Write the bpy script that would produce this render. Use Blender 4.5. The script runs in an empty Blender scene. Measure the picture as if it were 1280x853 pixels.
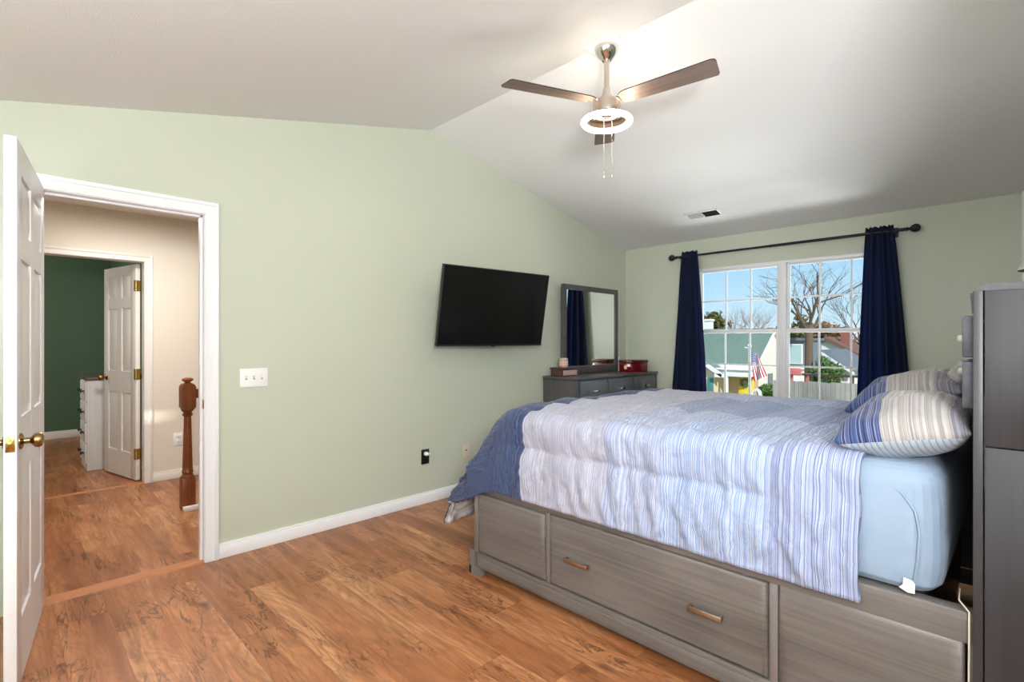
import bpy, bmesh, math, random
from mathutils import Vector, Matrix, noise
R = math.radians
S = bpy.context.scene
COL = S.collection
random.seed(7)

# ------------------------------------------------------------------ camera
cam_d = bpy.data.cameras.new('camera')
cam_d.sensor_width = 36.0
cam_d.lens = 36.0 * 642 / 1280
cam_d.clip_start = 0.03
cam_d.clip_end = 400
cam = bpy.data.objects.new('camera', cam_d)
COL.objects.link(cam)
cam.location = (0, 0, 1.3)
cam.rotation_euler = (R(90), 0, R(-44.9))          # x runs along the television wall, y towards it
S.camera = cam

# ------------------------------------------------------------------ exposure
S.view_settings.view_transform = 'Standard'
S.view_settings.look = 'None'
S.view_settings.exposure = 0.25
S.view_settings.gamma = 1.0
S.view_settings.use_curve_mapping = False

# ------------------------------------------------------------------ sky
wd = bpy.data.worlds.new('sky')
S.world = wd
wd.use_nodes = True
nt = wd.node_tree
bg = nt.nodes['Background']
tc = nt.nodes.new('ShaderNodeTexCoord')
sep = nt.nodes.new('ShaderNodeSeparateXYZ')
rmp = nt.nodes.new('ShaderNodeValToRGB')
nt.links.new(tc.outputs['Generated'], sep.inputs[0])
nt.links.new(sep.outputs['Z'], rmp.inputs['Fac'])
nt.links.new(rmp.outputs['Color'], bg.inputs['Color'])
e = rmp.color_ramp.elements
e[0].position = 0.0; e[0].color = (0.66, 0.82, 0.93, 1)
e[1].position = 1.0; e[1].color = (0.20, 0.40, 0.75, 1)
x = e.new(0.07); x.color = (0.52, 0.76, 0.94, 1)
x = e.new(0.17); x.color = (0.33, 0.62, 0.92, 1)
bg.inputs['Strength'].default_value = 0.95

# ------------------------------------------------------------------ sun, daylight and added fill lamps
def lamp(name, kind, loc, aim, energy, color, size=None, size_y=None):
    d = bpy.data.lights.new(name, kind)
    d.energy = energy; d.color = color
    if kind == 'AREA':
        d.shape = 'RECTANGLE'; d.size = size; d.size_y = size_y
    o = bpy.data.objects.new(name, d); COL.objects.link(o)
    o.location = loc
    o.rotation_euler = (Vector(aim) - Vector(loc)).to_track_quat('-Z', 'Y').to_euler()
    return o
sun = lamp('sun', 'SUN', (-10, -13, 20), (10, 13, -2), 4.2, (1.0, 0.95, 0.88)); sun.data.angle = R(1.5)
lamp('daylight_over_window', 'AREA', (6.9, 1.75, 3.7), (3.2, 1.75, 0.7), 300, (0.80, 0.90, 1.0), 4.4, 1.7)
lamp('fill_behind_camera', 'AREA', (-1.1, 0.85, 1.5), (3.0, 1.3, 1.35), 38, (0.90, 0.95, 1.0), 2.3, 1.3)  # added fill from behind the camera; the wall there has no window
lamp('daylight_off_ground', 'AREA', (7.3, 1.70, -0.9), (4.0, 1.7, 2.2), 430, (0.98, 0.99, 1.0), 4.0, 1.6)
lamp('ceiling_fill', 'AREA', (-0.25, -0.75, 1.70), (0.45, -0.15, 2.7), 128, (0.95, 0.975, 1.0), 0.5, 0.5)  # added fill, lifts the room by way of the ceiling
lamp('hall_fill', 'AREA', (0.75, 4.6, 2.40), (0.75, 4.6, 0), 30, (1.0, 0.96, 0.91), 0.5, 0.5)  # added light for the hall, no fixture is built
lamp('green_room_fill', 'AREA', (-1.1, 7.6, 1.7), (0.8, 8.9, 1.5), 36, (1.0, 0.95, 0.88), 1.2, 1.2)  # added light for the far room, its walls are closed

# ------------------------------------------------------------------ material helpers
class NT:
    def __init__(s, name):
        s.m = bpy.data.materials.new(name); s.m.use_nodes = True
        s.t = s.m.node_tree; s.b = s.t.nodes['Principled BSDF']
    def n(s, kind, **kw):
        o = s.t.nodes.new('ShaderNode' + kind)
        for k, v in kw.items(): setattr(o, k, v)
        return o
    def l(s, a, b): s.t.links.new(a, b)
    def val(s, node, i, v):
        if hasattr(v, 'is_linked') or isinstance(v, bpy.types.NodeSocket): s.l(v, node.inputs[i])
        else: node.inputs[i].default_value = v
    def math(s, op, a, b=0.0, c=0.0, clamp=False):
        o = s.n('Math', operation=op, use_clamp=clamp)
        s.val(o, 0, a); s.val(o, 1, b); s.val(o, 2, c)
        return o.outputs[0]
    def mix(s, f, a, b, mode='MIX'):
        o = s.n('Mix', data_type='RGBA', blend_type=mode)
        s.val(o, 0, f); s.val(o, 6, a if not isinstance(a, tuple) else (*a, 1)); s.val(o, 7, b if not isinstance(b, tuple) else (*b, 1))
        return o.outputs[2]
    def coord(s, which='Object', scale=(1, 1, 1), rot=(0, 0, 0)):
        c = s.n('TexCoord'); mp = s.n('Mapping')
        mp.inputs['Scale'].default_value = scale; mp.inputs['Rotation'].default_value = rot
        s.l(c.outputs[which], mp.inputs[0]); return mp.outputs[0]
    def noise(s, vec, scale, detail=4, rough=0.5, dist=0.0, out=0):
        o = s.n('TexNoise'); o.inputs['Scale'].default_value = scale; o.inputs['Detail'].default_value = detail
        o.inputs['Roughness'].default_value = rough; o.inputs['Distortion'].default_value = dist
        if vec is not None: s.l(vec, o.inputs['Vector'])
        return o.outputs[out]
    def ramp(s, fac, stops, interp='LINEAR'):
        o = s.n('ValToRGB'); cr = o.color_ramp; cr.interpolation = interp
        s.l(fac, o.inputs[0])
        while len(cr.elements) < len(stops): cr.elements.new(0.5)
        for el, (p, c) in zip(cr.elements, stops):
            el.position = p; el.color = (*c, 1) if len(c) == 3 else c
        return o.outputs[0]
    def bump(s, h, strength=0.3, dist=0.01):
        o = s.n('Bump'); o.inputs['Strength'].default_value = strength; o.inputs['Distance'].default_value = dist
        s.l(h, o.inputs['Height']); s.l(o.outputs[0], s.b.inputs['Normal'])
    def set(s, color=None, rough=None, metal=None, spec=None, **kw):
        if color is not None: s.val(s.b, 'Base Color', (*color, 1) if isinstance(color, tuple) else color)
        if rough is not None: s.val(s.b, 'Roughness', rough)
        if metal is not None: s.val(s.b, 'Metallic', metal)
        if spec is not None: s.b.inputs['Specular IOR Level'].default_value = spec
        for k, v in kw.items(): s.val(s.b, k.replace('_', ' '), v)
        return s.m

def sr(r, g, b):                                    # sRGB 0-255 to linear
    f = lambda c: (c / 255 / 12.92) if c / 255 <= 0.04045 else ((c / 255 + 0.055) / 1.055) ** 2.4
    return (f(r), f(g), f(b))

def paint(name, col, rough=0.4, spec=0.4, bump=0.06, scale=120):
    t = NT(name)
    v = t.coord()
    n = t.noise(v, scale, 3)
    t.bump(n, bump, 0.002)
    big = t.noise(v, 1.3, 2)
    c = t.mix(t.math('MULTIPLY', big, 0.12), col, tuple(x * 0.9 for x in col))
    return t.set(c, rough, 0, spec)

def plain(name, col, rough=0.5, metal=0.0, spec=0.5, var=0.12, scale=25):
    t = NT(name)
    n = t.noise(t.coord(), scale, 4)
    c = t.mix(n, tuple(x * (1 - var) for x in col), tuple(min(1, x * (1 + var)) for x in col))
    return t.set(c, rough, metal, spec)

def metal(name, col, rough=0.25, brushed=True):
    t = NT(name)
    n = t.noise(t.coord(scale=(6, 6, 120)), 12, 3)
    r = t.math('MULTIPLY_ADD', n, 0.18 if brushed else 0.04, rough - 0.06)
    return t.set(col, r, 1.0)

def wood(name, dark, light, axis=1, rough=0.42, scale=1.0, contrast=0.5, spec=0.45, streak=(9, 60)):
    t = NT(name)
    sc = [streak[1] * scale] * 3; sc[axis] = streak[0] * 0.12 * scale
    v = t.coord(scale=tuple(sc))
    n1 = t.noise(v, 1.0, 6, 0.62, 0.6)
    v2 = t.coord(scale=tuple((3.0 if i != axis else 1.2) * scale for i in range(3)))
    n2 = t.noise(v2, 1.6, 3)
    f = t.math('ADD', t.math('MULTIPLY', n1, contrast), t.math('MULTIPLY', n2, 1 - contrast))
    c = t.ramp(f, [(0.30, dark), (0.70, light)])
    t.bump(n1, 0.12, 0.002)
    return t.set(c, rough, 0, spec)

M = {}
M['wall_green'] = paint('sage_wall_paint', sr(197, 202, 184), 0.34, 0.35)
M['wall_beige'] = paint('beige_hall_paint', sr(228, 219, 205), 0.6, 0.3)
M['wall_dark'] = paint('dark_green_paint', sr(74, 98, 76), 0.42, 0.4)
M['wall_outer'] = paint('outer_siding_paint', sr(200, 196, 184), 0.7, 0.2)
M['white'] = paint('white_trim_paint', sr(238, 238, 240), 0.32, 0.45, 0.03, 60)
M['offwhite'] = paint('off_white_trim_paint', sr(232, 228, 222), 0.38, 0.4, 0.03, 60)
M['plastic'] = plain('white_plastic', sr(240, 240, 238), 0.3, 0, 0.5, 0.02)
M['ivory'] = plain('ivory_plastic', sr(214, 204, 184), 0.4, 0, 0.5, 0.03)
M['slot'] = plain('dark_slot', sr(60, 58, 55), 0.6, 0, 0.3, 0.05)
M['black_plastic'] = plain('black_plastic', sr(24, 25, 27), 0.35, 0, 0.5, 0.05)
M['black_gap'] = plain('gap_shade_black', sr(14, 14, 16), 0.9, 0, 0.1, 0.1)  # near black, stands in for shade inside gaps and recesses

t = NT('popcorn_ceiling')
v = t.coord()
n = t.noise(v, 120, 4, 0.7); n2 = t.noise(v, 240, 2)
t.bump(t.math('ADD', n, t.math('MULTIPLY', n2, 0.5)), 0.30, 0.006)
M['ceiling'] = t.set(t.mix(n, sr(232, 231, 229), sr(242, 241, 240)), 0.85, 0, 0.2)

# planked floor: planks run along y
def floor_mat():
    t = NT('wood_plank_floor')
    c = t.n('TexCoord'); sp = t.n('SeparateXYZ'); t.l(c.outputs['Object'], sp.inputs[0])
    X, Y = sp.outputs[0], sp.outputs[1]
    W_, L_ = 0.185, 1.22
    cx = t.math('DIVIDE', X, W_); ix = t.math('FLOOR', cx); fx = t.math('FRACT', cx)
    wn = t.n('TexWhiteNoise', noise_dimensions='1D'); t.l(ix, wn.inputs['W'])
    yy = t.math('ADD', t.math('DIVIDE', Y, L_), t.math('MULTIPLY', wn.outputs['Value'], 3.0))
    iy = t.math('FLOOR', yy); fy = t.math('FRACT', yy)
    cmb = t.n('CombineXYZ'); t.l(ix, cmb.inputs[0]); t.l(iy, cmb.inputs[1])
    pr = t.n('TexWhiteNoise', noise_dimensions='3D'); t.l(cmb.outputs[0], pr.inputs['Vector'])
    rnd = pr.outputs['Value']
    off = t.n('VectorMath', operation='MULTIPLY_ADD'); t.l(pr.outputs['Color'], off.inputs[0])
    off.inputs[1].default_value = (40, 40, 40); t.l(c.outputs['Object'], off.inputs[2])
    def mapped(sc):
        mp = t.n('Mapping'); mp.inputs['Scale'].default_value = sc; t.l(off.outputs[0], mp.inputs[0]); return mp.outputs[0]
    cath = t.noise(mapped((5.0, 1.1, 1)), 1.0, 2, 0.5, 0.9)                 # broad figure
    rings = t.math('SINE', t.math('MULTIPLY', cath, 95.0))
    rings = t.math('MULTIPLY_ADD', rings, 0.5, 0.5)
    grain = t.noise(mapped((85, 3.5, 1)), 1.0, 5, 0.65, 0.3)
    patch = t.noise(mapped((11, 1.7, 1)), 1.0, 5, 0.62, 1.2)
    dark = t.ramp(patch, [(0.49, (0, 0, 0)), (0.60, (0.40, 0.40, 0.40)), (0.72, (1, 1, 1))])
    crackn = t.noise(mapped((13, 2.0, 1)), 1.0, 3, 0.6, 1.8)
    crack = t.math('SUBTRACT', 1.0, t.math('MULTIPLY', t.math('ABSOLUTE', t.math('SUBTRACT', crackn, 0.5)), 26.0), clamp=True)
    crack = t.math('MULTIPLY', crack, t.ramp(t.noise(mapped((5, 1.8, 3)), 1.0, 2), [(0.47, (0, 0, 0)), (0.60, (1, 1, 1))]))
    vor = t.n('TexVoronoi'); vor.inputs['Scale'].default_value = 1.0
    t.l(mapped((4.2, 1.5, 1)), vor.inputs['Vector'])
    knot = t.ramp(vor.outputs['Distance'], [(0.03, (1, 1, 1)), (0.11, (0, 0, 0))])
    low = t.noise(mapped((6, 0.9, 1)), 1.0, 3, 0.55, 0.8)
    base = t.ramp(t.math('MULTIPLY_ADD', t.math('SUBTRACT', rnd, .5), .22, low), [(0.30, sr(140, 84, 52)), (0.5, sr(178, 116, 74)), (0.72, sr(210, 152, 106))])
    c1 = t.mix(t.math('MULTIPLY', t.math('POWER', rings, 2.0), 0.34), base, sr(140, 86, 52))
    c2 = t.mix(t.math('MULTIPLY', t.ramp(grain, [(.42, (0, 0, 0)), (.62, (1, 1, 1))]), 0.42), c1, sr(142, 88, 54))
    c3 = t.mix(t.math('MULTIPLY', dark, 0.75), c2, sr(118, 72, 42))
    c4 = t.mix(t.math('MULTIPLY', crack, 0.78), c3, sr(78, 48, 30))
    c5 = t.mix(t.math('MULTIPLY', knot, 0.7), c4, sr(86, 50, 30))
    ex = t.math('MINIMUM', fx, t.math('SUBTRACT', 1.0, fx)); ey = t.math('MINIMUM', fy, t.math('SUBTRACT', 1.0, fy))
    gx = t.math('LESS_THAN', ex, 0.006); gy = t.math('LESS_THAN', ey, 0.0014)
    gap = t.math('MAXIMUM', gx, gy)
    c6 = t.mix(t.math('MULTIPLY', gap, 0.38), c5, sr(78, 48, 30))
    t.bump(t.math('SUBTRACT', t.math('MULTIPLY', grain, 0.25), gap), 0.16, 0.002)
    return t.set(c6, t.math('MULTIPLY_ADD', grain, 0.14, 0.30), 0, 0.45)
M['floor'] = floor_mat()
M['threshold'] = wood('threshold_wood', sr(168, 106, 66), sr(204, 142, 100), 0, 0.4)
M['bed_wood'] = wood('grey_stained_wood', sr(82, 77, 73), sr(123, 116, 111), 1, 0.40, 1.0, 0.55)
M['bed_wood_v'] = wood('grey_stained_wood_upright', sr(92, 86, 84), sr(128, 121, 118), 2, 0.42, 1.0, 0.5)
M['head_wood'] = wood('dark_grey_headboard_wood', sr(38, 37, 40), sr(56, 55, 58), 2, 0.42, 1.0, 0.5)
M['bed_pad'] = wood('headboard_panel_wood', sr(74, 76, 84), sr(112, 114, 122), 0, 0.4)
M['dresser_wood'] = wood('dark_grey_wood', sr(62, 60, 60), sr(98, 95, 94), 2, 0.34)
M['dresser_front'] = wood('dresser_drawer_wood', sr(74, 76, 78), sr(112, 114, 116), 0, 0.32)
M['newel'] = wood('oak_stain', sr(92, 44, 16), sr(146, 78, 34), 2, 0.3)
M['blade'] = wood('fan_blade_wood', sr(98, 82, 74), sr(150, 130, 118), 0, 0.45, 1.0, 0.55)
M['blade_edge'] = plain('fan_blade_edge', sr(48, 38, 34), 0.5)
M['box_wood'] = wood('mahogany_box_wood', sr(58, 34, 32), sr(98, 62, 58), 0, 0.35)
M['chest_white'] = wood('whitewashed_wood', sr(206, 202, 198), sr(234, 232, 230), 2, 0.5)
M['chest_top'] = wood('dark_chest_top', sr(66, 52, 42), sr(100, 82, 68), 1, 0.4)
M['nickel'] = metal('brushed_nickel', sr(206, 198, 188), 0.28)
M['handle'] = metal('nickel_handle', sr(190, 172, 156), 0.28)
M['chrome'] = metal('polished_metal', sr(222, 220, 216), 0.14, False)
M['brass'] = metal('brass', sr(190, 160, 96), 0.24, False)
M['oldbrass'] = metal('antique_brass', sr(150, 122, 78), 0.3, False)
M['rod'] = plain('dark_rod_metal', sr(44, 46, 52), 0.4, 0.6)
M['tv_screen'] = plain('tv_screen_glass', sr(13, 13, 14), 0.22, 0, 0.5, 0.03)
M['tv_bezel'] = plain('tv_bezel', sr(28, 28, 30), 0.4)
M['mirror'] = NT('mirror_glass').set((0.90, 0.93, 0.92), 0.012, 1.0)

t = NT('glowing_ring')
t.b.inputs['Emission Color'].default_value = (1.0, 0.87, 0.70, 1)
t.b.inputs['Emission Strength'].default_value = 30.0
M['glow'] = t.set((0.9, 0.85, 0.8), 0.4)

t = NT('window_glass')
tr = t.n('BsdfTransparent'); gl = t.n('BsdfGlossy'); mx = t.n('MixShader')
tr.inputs['Color'].default_value = (0.97, 0.985, 0.98, 1)
gl.inputs['Roughness'].default_value = 0.01
fr = t.n('Fresnel'); fr.inputs['IOR'].default_value = 1.25
t.l(fr.outputs[0], mx.inputs[0]); t.l(tr.outputs[0], mx.inputs[1]); t.l(gl.outputs[0], mx.inputs[2])
t.l(mx.outputs[0], t.t.nodes['Material Output'].inputs['Surface'])
M['glass'] = t.m
M['jar_glass'] = NT('jar_glass').set((0.95, 0.85, 0.8), 0.08, 0, 0.5, Transmission_Weight=0.6)

# navy curtain cloth
t = NT('navy_curtain_cloth')
n = t.noise(t.coord(scale=(1, 1, 0.25)), 320, 3)
t.bump(n, 0.15, 0.001)
cu_ = t.set(t.mix(n, sr(20, 28, 50), sr(30, 40, 70)), 0.75, 0, 0.2)

tl = t.n('BsdfTranslucent'); tl.inputs['Color'].default_value = (*sr(70, 104, 168), 1)
mx = t.n('MixShader'); mx.inputs[0].default_value = .22
t.l(t.b.outputs[0], mx.inputs[1]); t.l(tl.outputs[0], mx.inputs[2]); t.l(mx.outputs[0], t.t.nodes['Material Output'].inputs['Surface'])
M['curtain'] = t.m

# striped bed cloth, u across the bed and v along it (metres)
def striped(name, vsock_fn, bands, width, seed=0.0, contrast_noise=True):
    """bands: (position, light, mid, dark) along v; stripes lie across v"""
    t = NT(name)
    v, U = vsock_fn(t)
    wob = t.noise(t.coord('Object'), 5, 3)
    vv = t.math('ADD', v, t.math('MULTIPLY', wob, 0.010))
    def streak(freq, det):
        o = t.n('TexNoise', noise_dimensions='1D'); o.inputs['Scale'].default_value = 1.0; o.inputs['Detail'].default_value = det
        t.l(t.math('MULTIPLY_ADD', vv, freq / width, seed * 7.3), o.inputs['W']); return o.outputs[0]
    n1_, n2_ = streak(0.55, 2), streak(1.35, 1)
    lo, hi = bands[0][0], bands[-1][0]
    fac = t.math('DIVIDE', t.math('SUBTRACT', vv, lo), (hi - lo) or 1, clamp=True)
    cols = []
    for k in (1, 2, 3):
        cols.append(t.ramp(fac, [((b[0] - lo) / ((hi - lo) or 1), b[k]) for b in bands], 'CONSTANT'))
    f1 = t.ramp(n1_, [(0.44, (0, 0, 0)), (0.56, (1, 1, 1))])
    f2 = t.ramp(n2_, [(0.53, (0, 0, 0)), (0.60, (1, 1, 1))])
    c = t.mix(f1, cols[0], cols[1])
    c = t.mix(t.math('MULTIPLY', f2, 0.8), c, cols[2])
    fine = t.noise(t.coord('Object'), 22, 5, 0.62, 0.4)
    cr_ = t.math('ABSOLUTE', t.math('SUBTRACT', t.noise(t.coord('Object', (1.0, 1.6, 1.0)), 7, 3, 0.55, 0.5), 0.5))
    cr_ = t.math('MULTIPLY', t.ramp(cr_, [(0.0, (0, 0, 0)), (0.10, (1, 1, 1))]), 0.55)
    t.bump(t.math('ADD', fine, cr_), 0.30, 0.010)
    return t, c, U

B_ = sr
navy = (B_(84, 98, 130), B_(50, 68, 104), B_(32, 38, 68))
laven = (B_(186, 186, 194), B_(172, 173, 188), B_(140, 143, 168))
paleb = (B_(184, 191, 204), B_(154, 170, 200), B_(104, 128, 176))
bluegr = (B_(180, 188, 206), B_(150, 162, 194), B_(88, 100, 144))
def comf_coord(t):
    u = t.n('UVMap'); s_ = t.n('SeparateXYZ'); t.l(u.outputs[0], s_.inputs[0])
    return s_.outputs[1], s_.outputs[0]
t, c, U = striped('striped_comforter_cloth', comf_coord, [
    (0.0, *navy), (1.135, *laven), (1.62, B_(186, 190, 201), B_(160, 170, 196), B_(122, 140, 182)),
    (1.90, *paleb), (2.28, *bluegr), (2.6, *bluegr)], 0.0056)
# the middle of the cloth carries a block of denser blue grey stripes
inner = t.math('MULTIPLY', t.math('GREATER_THAN', U, 0.98), t.math('LESS_THAN', U, 1.62))
vv, _u = comf_coord(t)
inner = t.math('MULTIPLY', inner, t.math('GREATER_THAN', vv, 1.62))
c = t.mix(t.math('MULTIPLY', inner, 0.45), c, B_(150, 162, 196), 'MULTIPLY')
c = t.mix(1.0, c, (0.90, 0.90, 0.92), 'MULTIPLY')
M['comforter'] = t.set(c, 0.8, 0, 0.2, Sheen_Weight=0.15)
M['comf_back'] = plain('comforter_backing', sr(240, 238, 240), 0.85, 0, 0.2, 0.05, 18)

def pil_coord(t):
    s_ = t.n('SeparateXYZ'); t.l(t.coord(), s_.inputs[0])
    return s_.outputs[1], s_.outputs[2]
def pillow_mat(name, seed):
    t, c, Z = striped(name, pil_coord, [(-0.3, B_(150, 148, 154), B_(120, 118, 126), B_(90, 88, 100)), (-0.125, B_(192, 188, 184), B_(172, 163, 152), B_(138, 138, 148)),
                      (0.045, B_(58, 82, 130), B_(38, 56, 100), B_(140, 140, 160)), (0.4, B_(64, 92, 146), B_(44, 66, 116), B_(40, 48, 84))], 0.0065, seed)
    s_ = t.n('SeparateXYZ'); t.l(t.coord(), s_.inputs[0])
    k = t.math('FRACT', t.math('MULTIPLY', t.math('ADD', s_.outputs[1], t.math('MULTIPLY', s_.outputs[0], 0.2)), 62.0))
    pale = t.ramp(k, [(0.0, B_(176, 190, 200)), (0.5, B_(140, 158, 174)), (0.8, B_(186, 190, 190))], 'CONSTANT')
    c = t.mix(t.math('LESS_THAN', s_.outputs[2], -0.012), c, pale)
    c = t.mix(1.0, c, (0.80, 0.80, 0.82), 'MULTIPLY')
    return t.set(c, 0.8, 0, 0.2, Sheen_Weight=0.15)
M['pillow'] = pillow_mat('patchwork_pillow_cloth', 3.0)
M['sham'] = pillow_mat('patchwork_sham_cloth', 17.0)
t = NT('pale_blue_sheet')
n = t.noise(t.coord(), 14, 5, 0.6); t.bump(n, 0.10, 0.01)
M['sheet'] = t.set(t.mix(n, sr(134, 153, 174), sr(148, 165, 184)), 0.75, 0, 0.2, Sheen_Weight=0.1)
M['tag'] = plain('white_tag_cloth', sr(236, 236, 234), 0.8)

# ------------------------------------------------------------------ mesh helpers
class MB:
    def __init__(s): s.bm = bmesh.new(); s.uv = None
    def box(s, x0, x1, y0, y1, z0, z1, bev=0.0, mat=None, seg=2):
        r = bmesh.ops.create_cube(s.bm, size=1.0)
        vs = r['verts']
        for v in vs:
            v.co = Vector((x0 + (v.co.x + .5) * (x1 - x0), y0 + (v.co.y + .5) * (y1 - y0), z0 + (v.co.z + .5) * (z1 - z0)))
        if bev > 0:
            es = list({e for v in vs for e in v.link_edges})
            rr = bmesh.ops.bevel(s.bm, geom=es, offset=bev, segments=seg, affect='EDGES', profile=0.5)
            vs = list({v for f in rr['faces'] for v in f.verts} | {v for v in vs if v.is_valid})
        if mat is not None:
            for v in vs: v.co = mat @ v.co
        return vs
    def prism(s, pts, axis, a, b, mat=None):
        """pts: 2-D outline, extruded along axis from a to b"""
        def P(p, q):
            if axis == 0: return Vector((q, p[0], p[1]))
            if axis == 1: return Vector((p[0], q, p[1]))
            return Vector((p[0], p[1], q))
        A = [s.bm.verts.new(P(p, a)) for p in pts]; Bv = [s.bm.verts.new(P(p, b)) for p in pts]
        n = len(pts)
        s.bm.faces.new(A); s.bm.faces.new(Bv[::-1])
        for i in range(n): s.bm.faces.new((A[i], Bv[i], Bv[(i + 1) % n], A[(i + 1) % n]))
        if mat is not None:
            for v in A + Bv: v.co = mat @ v.co
        return A + Bv
    def lathe(s, prof, mat=None, seg=32, cap=True):
        """prof: (radius, z) list"""
        rings = []
        for r, z in prof:
            rings.append([s.bm.verts.new((r * math.cos(2 * math.pi * i / seg), r * math.sin(2 * math.pi * i / seg), z)) for i in range(seg)])
        for a, b in zip(rings, rings[1:]):
            for i in range(seg): s.bm.faces.new((a[i], a[(i + 1) % seg], b[(i + 1) % seg], b[i]))
        if cap: s.bm.faces.new(rings[0][::-1]); s.bm.faces.new(rings[-1])
        vs = [v for r in rings for v in r]
        if mat is not None:
            for v in vs: v.co = mat @ v.co
        return vs
    def tube(s, pts, rad, seg=10, cap=True):
        pts = [Vector(p) for p in pts]
        rads = rad if isinstance(rad, (list, tuple)) else [rad] * len(pts)
        rings = []; up = None
        for i, p in enumerate(pts):
            d = (pts[min(i + 1, len(pts) - 1)] - pts[max(i - 1, 0)]).normalized()
            if up is None:
                up = Vector((0, 0, 1)) if abs(d.z) < .9 else Vector((1, 0, 0))
            a = d.cross(up).normalized(); b = a.cross(d).normalized(); up = b
            rings.append([s.bm.verts.new(p + (a * math.cos(2 * math.pi * k / seg) + b * math.sin(2 * math.pi * k / seg)) * rads[i]) for k in range(seg)])
        for a, b in zip(rings, rings[1:]):
            for i in range(seg): s.bm.faces.new((a[i], a[(i + 1) % seg], b[(i + 1) % seg], b[i]))
        if cap: s.bm.faces.new(rings[0][::-1]); s.bm.faces.new(rings[-1])
    def torus(s, Rr, r, mat=None, seg=64, sec=16):
        rings = []
        for i in range(seg):
            a = 2 * math.pi * i / seg
            rings.append([s.bm.verts.new(((Rr + r * math.cos(b)) * math.cos(a), (Rr + r * math.cos(b)) * math.sin(a), r * math.sin(b))) for b in [2 * math.pi * k / sec for k in range(sec)]])
        for i in range(seg):
            A, Bv = rings[i], rings[(i + 1) % seg]
            for k in range(sec): s.bm.faces.new((A[k], Bv[k], Bv[(k + 1) % sec], A[(k + 1) % sec]))
        if mat is not None:
            for rr in rings:
                for v in rr: v.co = mat @ v.co
    def sphere(s, loc, r, seg=20, scale=(1, 1, 1)):
        m = Matrix.Translation(loc) @ Matrix.Diagonal((*scale, 1))
        bmesh.ops.create_uvsphere(s.bm, u_segments=seg, v_segments=max(6, seg // 2), radius=r, matrix=m)
    def xf(s, mat):
        for v in s.bm.verts: v.co = mat @ v.co
        return s
    def build(s, name, mat, parent=None, world=False, smooth=True, angle=35):
        """world=True: the shapes are in world coordinates and are brought into the parent's frame"""
        if world and parent is not None:
            inv = ROOT[parent].inverted()
            for v in s.bm.verts: v.co = inv @ v.co
        bmesh.ops.recalc_face_normals(s.bm, faces=s.bm.faces[:])
        me = bpy.data.meshes.new(name); s.bm.to_mesh(me); s.bm.free()
        mats = mat if isinstance(mat, (list, tuple)) else [mat]
        for m_ in mats: me.materials.append(M[m_] if isinstance(m_, str) else m_)
        if smooth:
            for p in me.polygons: p.use_smooth = True
            me.set_sharp_from_angle(angle=R(angle))
        o = bpy.data.objects.new(name, me); COL.objects.link(o)
        if parent is not None:
            o.parent = parent; ROOT[o] = ROOT[parent]
        else: ROOT[o] = Matrix.Identity(4)
        return o
ROOT = {}
def tag(o, label=None, cat=None, group=None, kind=None):
    if label: o['label'] = label
    if cat: o['category'] = cat
    if group: o['group'] = group
    if kind: o['kind'] = kind
    return o
def thing(name, loc, label=None, cat=None, group=None, kind=None, rz=0.0):
    o = bpy.data.objects.new(name, None); COL.objects.link(o)
    o.empty_display_size = 0.05
    o.location = loc; o.rotation_euler = (0, 0, rz)
    ROOT[o] = Matrix.Translation(loc) @ Matrix.Rotation(rz, 4, 'Z')
    return tag(o, label, cat, group, kind)
def struct(name, mb, mat, label=None, cat=None, **kw):
    return tag(mb.build(name, mat, None, **kw), label, cat, kind='structure')
def copy_tree(o, parent=None):
    c_ = o.copy(); COL.objects.link(c_)
    if parent is not None: c_.parent = parent
    for ch in list(o.children): copy_tree(ch, c_)
    return c_
def subsurf(o, lv=1):
    m_ = o.modifiers.new('subsurf', 'SUBSURF'); m_.levels = lv; m_.render_levels = lv
    return o

# ------------------------------------------------------------------ the room's shell
YT, XW = 3.41, 5.327            # television wall, window wall
RX, RZ = 2.462, 3.005           # ridge of the vault
KL, KR = 0.232, 0.2147          # slopes left and right of the ridge
def cz(x): return RZ - (KL * (RX - x) if x < RX else KR * (x - RX))
XL, YR, YA = -1.25, -0.17, -1.3   # left wall, headboard wall, back of the entry alcove
DX0, DX1, DZ = 0.134, 0.852, 2.047   # bedroom doorway
HY, HX0, HX1 = 5.69, 0.14, 0.935       # hall's far wall and its doorway

m = MB(); m.box(XL - .1, XW + .1, YA - .1, YT + 0.02, -0.06, 0)
struct('floor', m, 'floor', 'warm brown wood plank floor of the bedroom', 'floor', smooth=False)
m = MB(); m.box(-0.75, 3.2, YT + 0.02, HY + 0.06, -0.06, 0)
struct('floor_hall', m, 'floor', 'wood plank floor of the hall beyond the doorway', 'floor', smooth=False)
m = MB(); m.box(-1.25, 1.2, HY + 0.06, 9.25, -0.06, 0)
struct('floor_green_room', m, 'floor', 'dim wood plank floor of the dark green room', 'floor', smooth=False)

m = MB()
m.prism([(XL - .1, cz(XL - .1)), (RX, RZ), (RX, RZ + .12), (XL - .1, cz(XL - .1) + .12)], 1, YA - .1, YT + .12)
m.prism([(RX, RZ), (XW + .12, cz(XW + .12)), (XW + .12, cz(XW + .12) + .12), (RX, RZ + .12)], 1, YA - .1, YT + .12)
struct('ceiling', m, 'ceiling', 'vaulted white textured bedroom ceiling', 'ceiling', smooth=False)

m = MB()
m.prism([(XL - .1, 0), (DX0, 0), (DX0, DZ), (DX1, DZ), (DX1, 0), (XW + .12, 0), (XW + .12, cz(XW + .12)), (RX, RZ), (XL - .1, cz(XL - .1))], 1, YT, YT + .115)
struct('wall_left', m, 'wall_green', 'sage green wall carrying the television', 'wall', smooth=False)

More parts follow.
